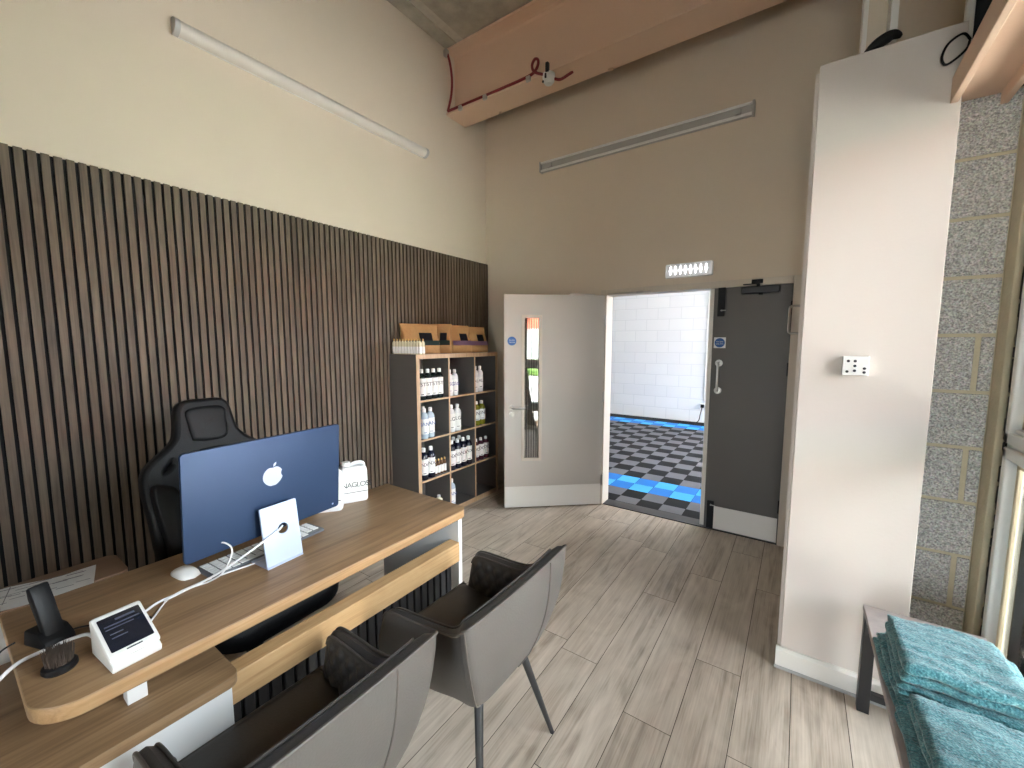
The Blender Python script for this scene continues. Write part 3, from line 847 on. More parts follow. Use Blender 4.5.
# red cable and sounder on the beam
bm = bmesh.new()
tube(bm, [(XL + 0.015, -0.60, 4.27), (0.03, -0.605, 4.15), (0.055, -0.606, 4.0), (0.045, -0.606, 3.86), (0.0, -0.608, 3.728)], 0.011, 8)
tube(bm, [(0.0, -0.608, 3.728), (0.25, -0.608, 3.726), (0.6, -0.608, 3.722), (0.90, -0.608, 3.725), (0.98, -0.612, 3.75), (1.005, -0.62, 3.80), (0.975, -0.62, 3.825), (0.945, -0.618, 3.79), (0.965, -0.615, 3.735), (1.05, -0.60, 3.69)], 0.011, 8)
tube(bm, [(1.10, -0.56, 3.67), (1.15, -0.52, 3.66), (1.22, -0.50, 3.685), (1.25, -0.49, 3.70)], 0.011, 8)
rc = obj('fire_alarm_cable', bm, 'cablered')
tag(rc, 'dark red fire alarm cable clipped along the ceiling beam', 'cable')
for p in ((0.16, 3.716), (0.45, 3.716), (0.905, 3.712)):
    bm = bmesh.new(); bx(bm, p[0] - 0.02, p[0] + 0.02, -0.622, -0.60, p[1] - 0.03, p[1] + 0.012, 0.004); obj('cable_clip', bm, 'steel', rc, smooth=False)
bm = bmesh.new(); bx(bm, XL, XL + 0.04, -0.63, -0.59, 4.21, 4.27, 0.006); obj('cable_clip', bm, 'steel', rc, smooth=False)
sd = thing('smoke_detector', 'white fire detector hanging under the ceiling beam on the red cable', 'detector', (1.075, -0.57, 3.70))
bm = bmesh.new(); lathe(bm, [(0, 0.0), (0.05, 0), (0.052, -0.03), (0.045, -0.035), (0.045, -0.055), (0.03, -0.075), (0, -0.08)], 20); obj('detector_head', bm, 'plastic', sd)
bm = bmesh.new(); bx(bm, 0.0, 0.025, -0.06, -0.03, -0.01, 0.06, 0.004); obj('beam_clamp', bm, 'blackmetal', sd, smooth=False)
bm = bmesh.new(); cyl(bm, (0.0, -0.052, -0.02), (0.0, -0.053, -0.05), 0.008, n=8); cyl(bm, (-0.03, -0.04, -0.06), (-0.03, -0.042, -0.07), 0.008, n=8); obj('indicator', bm, 'ink', sd)

# ------------------------------------------------------------------ reception desk
DY0, DY1, DX0, DX1, DZ = -3.58, -2.215, 1.01, 1.605, 0.765
desk = thing('reception_desk', 'oak topped reception desk with white end panel and lower shelf', 'desk', (1.3, -2.9, 0))
def D(bm, name, m, smooth=True, ang=35, parent=None):
    bmesh.ops.translate(bm, vec=(-1.3, 2.9, 0), verts=bm.verts[:])
    return obj(name, bm, m, parent or desk, smooth, ang)
bm = bmesh.new(); slab(bm, roundrect(DX0, DX1, DY0, DY1, (0.085, 0.045, 0.0, 0.0)), DZ - 0.040, DZ, 0.004, 1)
D(bm, 'desk_top', ['oak', 'oakband'])
bm = bmesh.new(); slab(bm, roundrect(1.02, 1.617, -3.72, -3.205, (0.0, 0.03, 0, 0)), 0.588, 0.62, 0.003, 1)
D(bm, 'lower_shelf', ['oak', 'oak'])
bm = bmesh.new(); bx(bm, 1.03, 1.60, -3.70, -3.222, 0.0, 0.588, 0.001, 1); D(bm, 'pedestal', 'white', False)
bm = bmesh.new(); bx(bm, 1.462, 1.502, -3.418, -3.378, 0.62, DZ - 0.04, 0.001, 1); D(bm, 'riser_post', 'white', False)
bm = bmesh.new(); bx(bm, 1.02, 1.585, -2.262, -2.238, 0.0, DZ - 0.04, 0.001, 1); D(bm, 'end_panel', 'white', False)
bm = bmesh.new(); bx(bm, 1.53, 1.592, -3.222, -2.262, 0.515, 0.607, 0.003); D(bm, 'front_rail', 'oakedge', False)
bm = bmesh.new()
bx(bm, 1.512, 1.518, -3.222, -2.262, 0.01, 0.515, mi=1)
y = -3.21
while y < -2.28:
    bx(bm, 1.518, 1.534, y, y + 0.030, 0.01, 0.515, 0.002, 1); y += 0.04
D(bm, 'modesty_panel', ['darkslat', 'felt'], False)

# side return behind the desk with papers on it
sc_ = thing('side_cabinet', 'low cabinet with brown top behind the near end of the desk', 'cabinet', (0.86, -3.52, 0))
bm = bmesh.new(); bx(bm, -0.035, 0.115, -0.28, 0.21, 0.0, 0.735, 0.002, 1); obj('cabinet_body', bm, 'white', sc_, smooth=False)
bm = bmesh.new(); slab(bm, roundrect(-0.045, 0.145, -0.30, 0.225, 0.03), 0.735, 0.768, 0.003); obj('cabinet_top', bm, 'cardbrown', sc_)
bm = bmesh.new()
n = 14; g = [[None] * 5 for _ in range(n)]
for i in range(n):
    for j in range(5):
        u, v = i / (n - 1), j / 4
        g[i][j] = bm.verts.new((u * 0.42 - 0.21, v * 0.15 - 0.075, 0.002 + 0.006 * math.sin(u * 7) * (1 - v) ** 2 + 0.004 * math.sin(u * 13 + 1) * v * v))
for i in range(n - 1):
    for j in range(4): bm.faces.new((g[i][j], g[i + 1][j], g[i + 1][j + 1], g[i][j + 1]))
bmesh.ops.solidify(bm, geom=bm.faces[:], thickness=0.0006)
pp = obj('printed_form', bm, 'paper', loc=(0.925, -3.58, 0.772), rot=(0, R(0), R(78)))
tag(pp, 'printed paper form lying behind the near end of the desk', 'paper')
bm = bmesh.new()
rg = random.Random(4)
for i in range(26):
    x = -0.19 + rg.random() * 0.36; y = -0.065 + rg.random() * 0.12; bx(bm, x, x + 0.02 + 0.03 * rg.random(), y, y + 0.0025, 0.0095, 0.0099)
for i in range(3): bx(bm, -0.17 + i * 0.08, -0.158 + i * 0.08, -0.055 + 0.02 * i, -0.045 + 0.02 * i, 0.0095, 0.0099)
bx(bm, -0.19, 0.18, 0.0, 0.002, 0.0095, 0.0099); bx(bm, -0.19, 0.18, 0.045, 0.047, 0.0095, 0.0099); bx(bm, 0.02, 0.022, -0.06, 0.06, 0.0095, 0.0099)
obj('printing', bm, 'paperink', pp, smooth=False)

# all in one computer, seen from behind
P0, P1 = Vector((1.347, -3.239)), Vector((1.299, -2.696))
th = math.atan2(P1.y - P0.y, P1.x - P0.x)
pcroot = thing('desktop_computer', 'blue all-in-one desktop computer seen from behind on the desk', 'computer', (1.323, -2.967, DZ), th)
tilt = math.atan2(0.027, 0.350)
def onpanel(x, y, z):      # local: x along the panel, y toward the screen side, z up
    return (x, y, z)
pm = bpy.data.objects.new('screen_panel', None)
bm = bmesh.new(); slab(bm, roundrect(-0.2735, 0.2735, 0.0, 0.352, 0.012), -0.00575, 0.00575, 0.0015)
# slab lies in xy: stand it up and lean it
SM = Matrix.Translation((0, 0, 0.100)) @ Matrix.Rotation(-tilt * -1, 4, 'X') @ Matrix.Rotation(R(90), 4, 'X')
bmesh.ops.transform(bm, matrix=SM, verts=bm.verts[:])
scr = obj('screen_panel', bm, 'blue', pcroot)
bm = bmesh.new(); bx(bm, -0.265, 0.265, 0.06, 0.344, -0.0064, -0.0058)
bmesh.ops.transform(bm, matrix=SM, verts=bm.verts[:]); obj('display_glass', bm, 'screen', scr, smooth=False)
# fruit emblem with a bite and a leaf, on the rear face
def apple():
    pts = []
    for i in range(72):
        a = 2 * PI * i / 72
        r = 1.0 - 0.13 * math.exp(-((a - PI / 2) / 0.28) ** 2) - 0.06 * math.exp(-((a - 3 * PI / 2) / 0.25) ** 2)
        x = r * math.cos(a) * 0.93; y = r * math.sin(a)
        if y < 0: x *= 1 - 0.22 * (y * y)
        else: x *= 1.0 + 0.04 * y
        if math.hypot(x - 1.28, y - 0.16) < 0.52:
            d = Vector((x - 1.28, y - 0.16)).normalized() * 0.52; x, y = 1.28 + d.x, 0.16 + d.y
        pts.append((x * 0.038, y * 0.036))
    leaf = []
    for i in range(17):
        t = i / 16; leaf.append((t, 0.22 * math.sin(PI * t)))
    for i in range(1, 16):
        t = 1 - i / 16; leaf.append((t, -0.22 * math.sin(PI * t)))
    c, s = math.cos(R(58)), math.sin(R(58))
    leaf = [((0.05 + 0.55 * (u * c - v * s)) * 0.0345, (1.02 + 0.55 * (u * s + v * c)) * 0.034) for u, v in leaf]
    return pts, leaf
body, leaf = apple()
# the rear face looks along local -y mirrored: seen from behind, +x of the viewer is local... handled by the sign below
lg = shape('emblem', [body], 0.0003, 'silverlogo', scr)
lg2 = shape('emblem_leaf', [leaf], 0.0003, 'silverlogo', lg)
BACK = SM @ Matrix.Translation((0.0, 0.208, 0.0061)) 
lg.matrix_local = BACK
bm = bmesh.new(); cyl(bm, (0.245, 0.018, 0.0058), (0.245, 0.018, 0.0064), 0.004, n=14); bmesh.ops.transform(bm, matrix=SM, verts=bm.verts[:]); obj('headphone_ring', bm, 'palebl', scr)
# stand: leaning plate with a cable hole and a foot running under the screen
hole = [(0.019 * math.cos(2 * PI * i / 32) + 0.006, 0.115 + 0.019 * math.sin(2 * PI * i / 32)) for i in range(32)]
st = shape('stand_plate', [roundrect(-0.065, 0.065, 0.0, 0.205, 0.003), hole], 0.004, 'palebl', pcroot)
st.matrix_local = Matrix.Translation((0.0, -0.068, 0.006)) @ Matrix.Rotation(R(-8), 4, 'X') @ Matrix.Rotation(R(90), 4, 'X')
bm = bmesh.new(); bx(bm, -0.065, 0.065, -0.076, 0.085, 0.0, 0.006, 0.002); obj('stand_foot', bm, 'palebl', pcroot)
bm = bmesh.new(); bx(bm, -0.05, 0.05, -0.042, -0.004, 0.165, 0.205, 0.006); obj('stand_hinge', bm, 'blue', pcroot)

# keyboard
kb = thing('keyboard', 'white slim keyboard lying under the computer screen', 'keyboard', (1.235, -2.955, DZ), th)
bm = bmesh.new(); slab(bm, roundrect(-0.21, 0.21, -0.058, 0.058, 0.01), 0.0, 0.009, 0.002); obj('keyboard_base', bm, 'kbgrey', kb)
key = None
for r_ in range(6):
    cols = 14 if r_ else 8
    for c_ in range(cols):
        w = 0.4 / 14
        if r_ == 0 and c_ == 3: wid, x0 = w * 5, -0.20 + 3 * w
        elif r_ == 0 and c_ > 3: wid, x0 = w, -0.20 + (c_ + 4 + 0) * w + w * 2 * 0
        else: wid, x0 = w, -0.20 + c_ * w
        if r_ == 0 and x0 + wid > 0.2001: continue
        y0 = -0.053 + r_ * 0.0178
        if wid == w and key is not None:
            k_ = key.copy(); COL.objects.link(k_); k_.parent = kb
        else:
            bm = bmesh.new(); bx(bm, 0.0022, wid - 0.0022, 0.002, 0.0158, 0, 0.0035, 0.001, 1); k_ = obj('key', bm, 'key', kb, smooth=False)
            if wid == w: key = k_
        k_.location = (x0, y0, 0.0088)
# mouse
bm = bmesh.new()
rings = []
for i in range(11):
    u = -1 + 2 * i / 10
    ww = 0.0285 * (1 - abs(u) ** 4) ** 0.5 + 0.002; hh = 0.0215 * (1 - abs(u) ** 2.2) ** 0.8 + 0.001
    rings.append([(u * 0.0565, ww * math.cos(a), hh * max(0, math.sin(a)) if math.sin(a) > 0 else 0.0) for a in [2 * PI * k / 20 for k in range(20)]])
loft(bm, rings)
ms = obj('computer_mouse', bm, 'plastic', loc=(1.195, -3.195, DZ + 0.001), rot=(0, 0, R(8)))
tag(ms, 'smooth white computer mouse beside the keyboard', 'mouse')

# payment terminal on its dock
tm = thing('payment_terminal', 'white card payment terminal with tilted dark screen on the desk edge', 'payment terminal', (1.497, -3.41, DZ), R(5))
# local: x toward the customers (down slope), y along the desk
prof = [(-0.055, 0.012), (0.062, 0.012), (0.067, 0.022), (0.06, 0.03), (-0.045, 0.083), (-0.06, 0.078), (-0.062, 0.06)]
def wedge(bm, prof, y0, y1, b):
    loft(bm, [[(p[0], yy, p[1]) for p in prof] for yy in (y0, y1)])
    bmesh.ops.recalc_face_normals(bm, faces=bm.faces[:])
    bmesh.ops.bevel(bm, geom=bm.edges[:], offset=b, segments=2, affect='EDGES', profile=0.5)
bm = bmesh.new(); wedge(bm, [(-0.06, 0.0), (0.074, 0.0), (0.078, 0.016), (0.058, 0.026), (-0.058, 0.05)], -0.048, 0.048, 0.004); obj('dock', bm, 'plastic', tm)
bm = bmesh.new(); wedge(bm, [(-0.052, 0.036), (0.062, 0.021), (0.070, 0.026), (0.066, 0.036), (-0.046, 0.094), (-0.058, 0.09)], -0.049, 0.049, 0.005); hs_ = obj('terminal_body', bm, 'plastic', tm)
a_ = math.atan2(0.058, -0.112)
sl = math.atan2(0.094 - 0.036, 0.112)
SMt = Matrix.Translation((0.0105, 0, 0.0648)) @ Matrix.Rotation(sl, 4, 'Y')
bm = bmesh.new(); slab(bm, roundrect(-0.052, 0.050, -0.041, 0.041, 0.003), 0.0, 0.0015, 0.0004); bmesh.ops.transform(bm, matrix=SMt, verts=bm.verts[:]); sc2 = obj('touch_screen', bm, 'screen', tm)
bm = bmesh.new()
for (x, y0, y1, h) in ((-0.040, -0.01, 0.028, 0.006), (-0.026, -0.034, 0.034, 0.004), (-0.016, -0.034, 0.02, 0.003), (0.0, -0.03, -0.005, 0.003), (0.012, -0.03, 0.0, 0.003)):
    bx(bm, x, x + h, y0, y1, 0.0015, 0.0018)
bmesh.ops.transform(bm, matrix=SMt, verts=bm.verts[:]); obj('screen_text', bm, 'screenline', sc2, smooth=False)
bm = bmesh.new(); bx(bm, 0.055, 0.058, -0.015, 0.015, 0.0, 0.001); bmesh.ops.transform(bm, matrix=SMt, verts=bm.verts[:]); obj('card_slot', bm, 'ink', hs_, smooth=False)

# cordless phone in its cradle
ph = thing('cordless_phone', 'black cordless handset standing in its cradle at the near end of the desk', 'telephone', (1.285, -3.515, DZ), R(20)); ph.scale = (0.86, 0.86, 0.86)
bm = bmesh.new(); wedge(bm, [(-0.05, 0), (0.055, 0), (0.05, 0.02), (0.02, 0.045), (-0.04, 0.05)], -0.036, 0.036, 0.006); obj('cradle', bm, 'black', ph)
bm = bmesh.new(); wedge(bm, [(0.012, 0.022), (0.036, 0.026), (-0.005, 0.14), (-0.022, 0.178), (-0.04, 0.172), (-0.036, 0.14)], -0.023, 0.023, 0.006); hs = obj('handset', bm, 'black', ph)
# brush
br = thing('detailing_brush', 'round black brush with brown bristles pointing up on the desk corner', 'brush', (1.447, -3.518, DZ), R(10)); br.scale = (0.88, 0.88, 0.92)
bm = bmesh.new(); lathe(bm, [(0, 0), (0.032, 0), (0.036, 0.006), (0.035, 0.016), (0.031, 0.020), (0, 0.021)], 28)
bmesh.ops.scale(bm, vec=(1.0, 1.0, 1), verts=bm.verts[:]); obj('brush_base', bm, 'black', br)
bm = bmesh.new(); rg = random.Random(8)
for i in range(420):
    a = rg.random() * 2 * PI; q = math.sqrt(rg.random()) * 0.027
    x, y = q * math.cos(a), q * math.sin(a); l = 0.034 + 0.012 * rg.random()
    k = 1.12
    cyl(bm, (x, y, 0.018), (x * k + rg.uniform(-.003, .003), y * k + rg.uniform(-.003, .003), 0.018 + l), 0.0011, 0.0005, 4)
o = obj('bristles', bm, 'bristle', br, smooth=False); o['kind'] = 'stuff'

# cables on the desk
bm = bmesh.new()
zt = DZ + 0.004
tube(bm, [(1.360, -2.95, DZ + 0.122), (1.382, -2.975, DZ + 0.120), (1.392, -3.01, DZ + 0.112), (1.39, -3.074, DZ + 0.085), (1.35, -3.15, DZ + 0.035), (1.315, -3.235, zt), (1.322, -3.30, zt), (1.36, -3.352, zt), (1.40, -3.372, zt)], 0.0036, 8)
tag(obj('power_cable', bm, 'cablewhite'), 'thick white cable through the hole in the computer stand, running along the desk', 'cable')
bm = bmesh.new()
tube(bm, [(1.325, -3.0, zt), (1.318, -3.06, zt), (1.308, -3.13, zt), (1.303, -3.20, zt), (1.322, -3.272, zt), (1.39, -3.325, zt), (1.43, -3.352, zt)], 0.0026, 8)
tag(obj('network_cable', bm, 'cablewhite'), 'thin white cable coming from under the computer stand across the desk', 'cable')
bm = bmesh.new()
tube(bm, [(1.344, -3.135, DZ + 0.130), (1.366, -3.130, DZ + 0.131), (1.382, -3.122, DZ + 0.118), (1.376, -3.123, DZ + 0.085), (1.35, -3.14, DZ + 0.03), (1.32, -3.17, zt), (1.314, -3.215, zt), (1.33, -3.29, zt)], 0.0026, 8)
bx(bm, 1.330, 1.346, -3.140, -3.130, DZ + 0.126, DZ + 0.134, 0.002)
tag(obj('charging_cable', bm, 'cablewhite'), 'white charging cable plugged into the back of the blue computer', 'cable')
bm = bmesh.new()
tube(bm, [(1.425, -3.42, zt), (1.38, -3.445, zt), (1.335, -3.46, zt), (1.332, -3.53, zt), (1.355, -3.585, zt + 0.001), (1.37, -3.64, 0.72), (1.38, -3.69, 0.64), (1.38, -3.73, 0.45)], 0.0045, 8)
tag(obj('terminal_cable', bm, 'cablewhite'), 'white cable running from the payment terminal over the near end of the desk', 'cable')
bm = bmesh.new()
tube(bm, [(1.30, -3.49, zt + 0.012), (1.315, -3.452, zt + 0.012), (1.33, -3.42, zt), (1.37, -3.385, zt), (1.41, -3.355, zt), (1.40, -3.335, zt), (1.372, -3.34, zt)], 0.0022, 8)
tube(bm, [(1.25, -3.57, zt + 0.01), (1.26, -3.6, zt), (1.28, -3.63, 0.72), (1.30, -3.66, 0.63)], 0.0022, 8)
tag(obj('phone_cable', bm, 'black'), 'thin black cable running from the phone cradle across the desk', 'cable')
for i, pts in enumerate(([(1.30, -3.625, 0.74), (1.36, -3.632, 0.70), (1.42, -3.64, 0.66), (1.46, -3.68, 0.64)], [(1.36, -3.63, 0.70), (1.44, -3.635, 0.66), (1.48, -3.66, 0.64), (1.47, -3.70, 0.635)])):
    bm = bmesh.new(); tube(bm, pts, 0.004, 8)
    tag(obj('white_cable', bm, 'cablewhite'), ('white cable dropping below the near end of the desk top, upper of two', 'white cable dropping below the near end of the desk top, lower of two')[i], 'cable', 'loose white cables at the desk end')

# plastic containers on the back edge of the desk
def can(loc, rz, label, word, s=1.0):
    t = thing('plastic_container', label, 'container', loc, rz, 'white product containers on the desk')
    bm = bmesh.new()
    rings = []
    for (z, k) in ((0, 0.94), (0.006, 1.0), (0.145, 1.0), (0.163, 0.95), (0.174, 0.78)):
        rings.append([(p[0] * k, p[1] * k, z) for p in roundrect(-0.05, 0.05, -0.065, 0.065, 0.022, 5)])
    loft(bm, rings); obj('body', bm, 'can', t)
    bm = bmesh.new(); lathe(bm, [(0, 0.166), (0.021, 0.166), (0.021, 0.19), (0.018, 0.194), (0, 0.194)], 18, (0, -0.03, 0)); obj('cap', bm, 'cap', t)
    bm = bmesh.new()
    tube(bm, [(0, -0.005, 0.165), (0, 0.0, 0.18), (0, 0.03, 0.186), (0, 0.050, 0.176), (0, 0.052, 0.15)], 0.009, 8); obj('grip', bm, 'can', t)
    bm = bmesh.new(); bx(bm, 0.0502, 0.0512, -0.058, 0.058, 0.02, 0.135); lb_ = obj('label_panel', bm, 'label', t, smooth=False)
    bm = bmesh.new(); bx(bm, 0.0512, 0.0516, -0.058, 0.058, 0.050, 0.053); obj('stripe', bm, 'ink', lb_, smooth=False)
    text('lettering', word, 0.036, 'ink', lb_, (0.0516, 0, 0.088), (R(90), 0, R(90)), 0.0002, spacing=0.85)
    return t
can((1.062, -2.462, DZ), R(-25), 'white plastic container with black lettering at the back edge of the desk', 'RNAGLOSS')
can((1.072, -2.60, DZ), R(-38), 'white plastic container half hidden behind the computer screen', 'CA')

# ------------------------------------------------------------------ armchairs
def armchair(loc, rz, label):
    t = thing('armchair', label, 'armchair', loc, rz, 'grey leather armchairs at the desk')
    # half profiles from the arm front to the middle of the back: (x, half width, z)
    HI = [(-0.128, 0.246, 0.585), (-0.108, 0.250, 0.618), (-0.07, 0.250, 0.632), (0.02, 0.247, 0.637), (0.11, 0.242, 0.643), (0.175, 0.245, 0.655), (0.235, 0.268, 0.692), (0.278, 0.297, 0.735), (0.300, 0.294, 0.752), (0.307, 0.262, 0.756), (0.312, 0.15, 0.756), (0.314, 0.0, 0.756)]
    LO = [(-0.165, 0.205, 0.375), (-0.15, 0.205, 0.372), (-0.11, 0.204, 0.37), (-0.02, 0.198, 0.37), (0.06, 0.188, 0.37), (0.13, 0.172, 0.37), (0.19, 0.165, 0.37), (0.212, 0.154, 0.37), (0.224, 0.138, 0.37), (0.229, 0.112, 0.37), (0.232, 0.06, 0.37), (0.232, 0.0, 0.37)]
    IH = [(-0.118, 0.216, 0.582), (-0.10, 0.214, 0.612), (-0.065, 0.212, 0.626), (0.02, 0.208, 0.631), (0.105, 0.202, 0.636), (0.16, 0.202, 0.645), (0.205, 0.218, 0.68), (0.245, 0.246, 0.728), (0.257, 0.246, 0.741), (0.262, 0.225, 0.744), (0.268, 0.125, 0.746), (0.270, 0.0, 0.746)]
    IL = [(-0.15, 0.215, 0.42), (-0.13, 0.214, 0.42), (-0.10, 0.212, 0.42), (-0.02, 0.208, 0.42), (0.05, 0.204, 0.42), (0.11, 0.20, 0.42), (0.15, 0.19, 0.42), (0.178, 0.172, 0.42), (0.186, 0.155, 0.42), (0.19, 0.13, 0.42), (0.194, 0.07, 0.42), (0.195, 0.0, 0.42)]
    def full(H, sub=3):
        h = spline(H, sub)
        return [Vector((p.x, -p.y, p.z)) for p in h] + [Vector((p.x, p.y, p.z)) for p in h[::-1][1:]]
    hi, lo, ihi, ilo = full(HI), full(LO), full(IH), full(IL)
    K = len(hi); NV = 9
    def sheet(lo, hi, bulge, q=1.0):
        out = []
        for j in range(NV):
            v = j / (NV - 1); ring = []
            for i in range(K):
                p = lo[i].lerp(hi[i], v ** q); p.z = lo[i].z + (hi[i].z - lo[i].z) * v
                d = Vector((p.x, p.y, 0)); d = d.normalized() * bulge * math.sin(PI * v) if d.length else d
                ring.append(tuple(p + d))
            out.append(ring)
        return out
    outer = sheet(lo, hi, 0.022, 0.62); inner = sheet(ilo, ihi, -0.006)
    bm = bmesh.new()
    O = [[bm.verts.new(p) for p in r_] for r_ in outer]
    for A, B in zip(O, O[1:]):
        for k in range(K - 1): bm.faces.new((A[k], A[k + 1], B[k + 1], B[k]))
    I = [[bm.verts.new(p) for p in r_] for r_ in (inner[-1], inner[0])]
    top = O[-1]; mid = [bm.verts.new(((a.co + b.co) / 2) + Vector((0, 0, 0.010))) for a, b in zip(top, I[0])]
    for A, B in ((top, mid), (mid, I[0]), (I[0], I[1])):
        for k in range(K - 1): bm.faces.new((A[k], A[k + 1], B[k + 1], B[k])).material_index = 1
    # arm fronts and underside
    for k in (0, K - 1):
        col = [r_[k] for r_ in O] + [mid[k], I[0][k], I[1][k]]
        bm.faces.new(col)
    bm.faces.new(O[0])
    bmesh.ops.recalc_face_normals(bm, faces=bm.faces[:])
    obj('shell', bm, ['leather', 'seatleather'], t, ang=50)
    # quilted lining: diamond stitched pads
    bm = bmesh.new()
    SU, SV = 3, 5
    def samp(i, j):
        i0 = min(int(i), K - 2); j0 = min(int(j), NV - 2); a, b = i - i0, j - j0
        P = [Vector(inner[jj][ii]) for jj in (j0, j0 + 1) for ii in (i0, i0 + 1)]
        return (P[0] * (1 - a) + P[1] * a) * (1 - b) + (P[2] * (1 - a) + P[3] * a) * b
    G = []
    arc = [0.0]
    for i in range(1, K): arc.append(arc[-1] + (Vector(ihi[i]) - Vector(ihi[i - 1])).length)
    for jj in range((NV - 1) * SV + 1):
        row = []
        for ii in range((K - 1) * SU + 1):
            i, j = ii / SU, jj / SV
            p = samp(i, j); i0 = min(int(i), K - 2); s = arc[i0] + (arc[i0 + 1] - arc[i0]) * (i - i0)
            a = (s / 0.062 + p.z / 0.075); b = (s / 0.062 - p.z / 0.075)
            h = (abs(math.sin(PI * a)) * abs(math.sin(PI * b))) ** 0.6 * 0.013 * min(1.0, i / 5, (K - 1 - i) / 5) * min(1.0, (NV - 1 - j) / 1.0)
            d = Vector((0.05 - p.x, -p.y * 0.9, 0)).normalized()
            row.append(bm.verts.new(p + d * (h + 0.003)))
        G.append(row)
    for A, B in zip(G, G[1:]):
        for k in range(len(A) - 1): bm.faces.new((A[k], A[k + 1], B[k + 1], B[k]))
    obj('quilted_lining', bm, 'seatleather', t, ang=80)
    # piping round the rim
    bm = bmesh.new(); tube(bm, [(p[0], p[1], p[2] + 0.002) for p in outer[-1]], 0.0045, 8, 2)
    tube(bm, [(p[0], p[1], p[2] + 0.004) for p in inner[-1]], 0.004, 8, 2); obj('piping', bm, 'piping', t)
    # back seams
    for s in (-1, 1):
        k = 23 if s < 0 else K - 1 - 30
        bm = bmesh.new(); tube(bm, [(r_[k][0] + 0.001, r_[k][1] + s * 0.001, r_[k][2]) for r_ in outer], 0.0028, 6, 2); obj('seam', bm, 'piping', t)
    # seat cushion
    bm = bmesh.new()
    rings = []
    for (z, k) in ((0.40, 0.78), (0.42, 0.90), (0.448, 1.0), (0.468, 0.985), (0.478, 0.94), (0.481, 0.85)):
        rings.append([((p[0] - 0.01) * k + 0.01, p[1] * k, z) for p in roundrect(-0.178, 0.19, -0.222, 0.222, (0.06, 0.06, 0.018, 0.018), 6)])
    loft(bm, rings); obj('seat_cushion', bm, 'seatleather', t, ang=60)
    bm = bmesh.new(); pr = roundrect(-0.178, 0.19, -0.222, 0.222, (0.06, 0.06, 0.018, 0.018), 6)
    fr_ = [(p[0], p[1], 0.468) for p in pr if p[0] < -0.1]
    tube(bm, fr_, 0.004, 8, 2); obj('piping', bm, 'piping', t)
    bm = bmesh.new(); bx(bm, -0.13, 0.19, -0.12, 0.12, 0.355, 0.388, 0.008); obj('seat_frame', bm, 'blackmetal', t)
    for (x0, y0, x1, y1) in ((0.20, -0.125, 0.286, -0.225), (0.20, 0.125, 0.286, 0.225), (-0.11, -0.15, -0.155, -0.215), (-0.11, 0.15, -0.155, 0.215)):
        bm = bmesh.new(); cyl(bm, (x0, y0, 0.385), (x1, y1, 0.0), 0.016, 0.0085, 14); obj('leg', bm, 'blackmetal', t)
    return t
armchair((1.85, -2.555, 0), R(0), 'grey leather armchair at the far end of the desk, with two black legs showing')
armchair((1.787, -3.195, 0), R(0), 'grey leather armchair nearest the viewer, in front of the white desk pedestal')

# ------------------------------------------------------------------ office chair behind the desk
oc = thing('gaming_chair', 'black high backed office chair with winged headrest behind the desk', 'office chair', (0.78, -2.89, 0), R(3))
half = [(0.0, 0.812), (0.06, 0.812), (0.083, 0.80), (0.094, 0.77), (0.104, 0.70), (0.116, 0.655), (0.15, 0.615), (0.195, 0.58), (0.232, 0.545), (0.246, 0.505), (0.247, 0.44), (0.24, 0.34), (0.235, 0.20), (0.225, 0.08), (0.20, 0.02), (0.0, 0.0)]
def sm(lst):
    return [(p.x, p.y) for p in spline([(a, b, 0) for a, b in lst], 4)]
h_ = sm(half); outl = h_ + [(-a, b) for a, b in h_[::-1][1:-1]]
slot = sm([(0.135, 0.555), (0.150, 0.585), (0.185, 0.56), (0.205, 0.525), (0.195, 0.505), (0.16, 0.52), (0.138, 0.545)])
bk = shape('backrest', [outl, slot, [(-a, b) for a, b in slot]], 0.018, 'blackleather', oc, bevel=0.02)
BM = Matrix.Translation((-0.06, 0, 0.47)) @ Matrix.Rotation(R(-14), 4, 'Y') @ Matrix.Rotation(R(90), 4, 'Z') @ Matrix.Rotation(R(90), 4, 'X')
bk.matrix_local = BM
for p in bk.data.polygons: p.use_smooth = True
bk.data.set_sharp_from_angle(angle=R(50))
def pad(name, pts, dz, m, parent):
    bm = bmesh.new(); rings = []
    for k, z in ((1.0, 0.0), (1.0, dz * 0.5), (0.93, dz * 0.85), (0.8, dz)):
        cx = sum(p[0] for p in pts) / len(pts); cy = sum(p[1] for p in pts) / len(pts)
        rings.append([(cx + (p[0] - cx) * k, cy + (p[1] - cy) * k, z) for p in pts])
    loft(bm, rings); o = obj(name, bm, m, parent, ang=60); return o
hp = pad('headrest_pad', sm([(-0.07, 0.64), (-0.078, 0.72), (-0.068, 0.785), (0.068, 0.785), (0.078, 0.72), (0.07, 0.64), (0.0, 0.628), (-0.07, 0.64)])[:-1], 0.014, 'blackleather', bk); hp.location = (0, 0, 0.036)
em_ = shape('emblem', [[(0.016 * math.cos(R(a)), 0.016 * math.sin(R(a))) for a in range(-40, 250, 10)] + [(0.011 * math.cos(R(a)), 0.011 * math.sin(R(a))) for a in range(240, -50, -10)]], 0.0008, 'black', hp, loc=(0, 0.72, 0.0145))
lp_ = pad('back_pad', sm([(-0.12, 0.06), (-0.13, 0.25), (-0.12, 0.42), (-0.09, 0.58), (0.09, 0.58), (0.12, 0.42), (0.13, 0.25), (0.12, 0.06), (-0.12, 0.06)])[:-1], 0.03, 'blackleather', bk); lp_.location = (0, 0, 0.036)
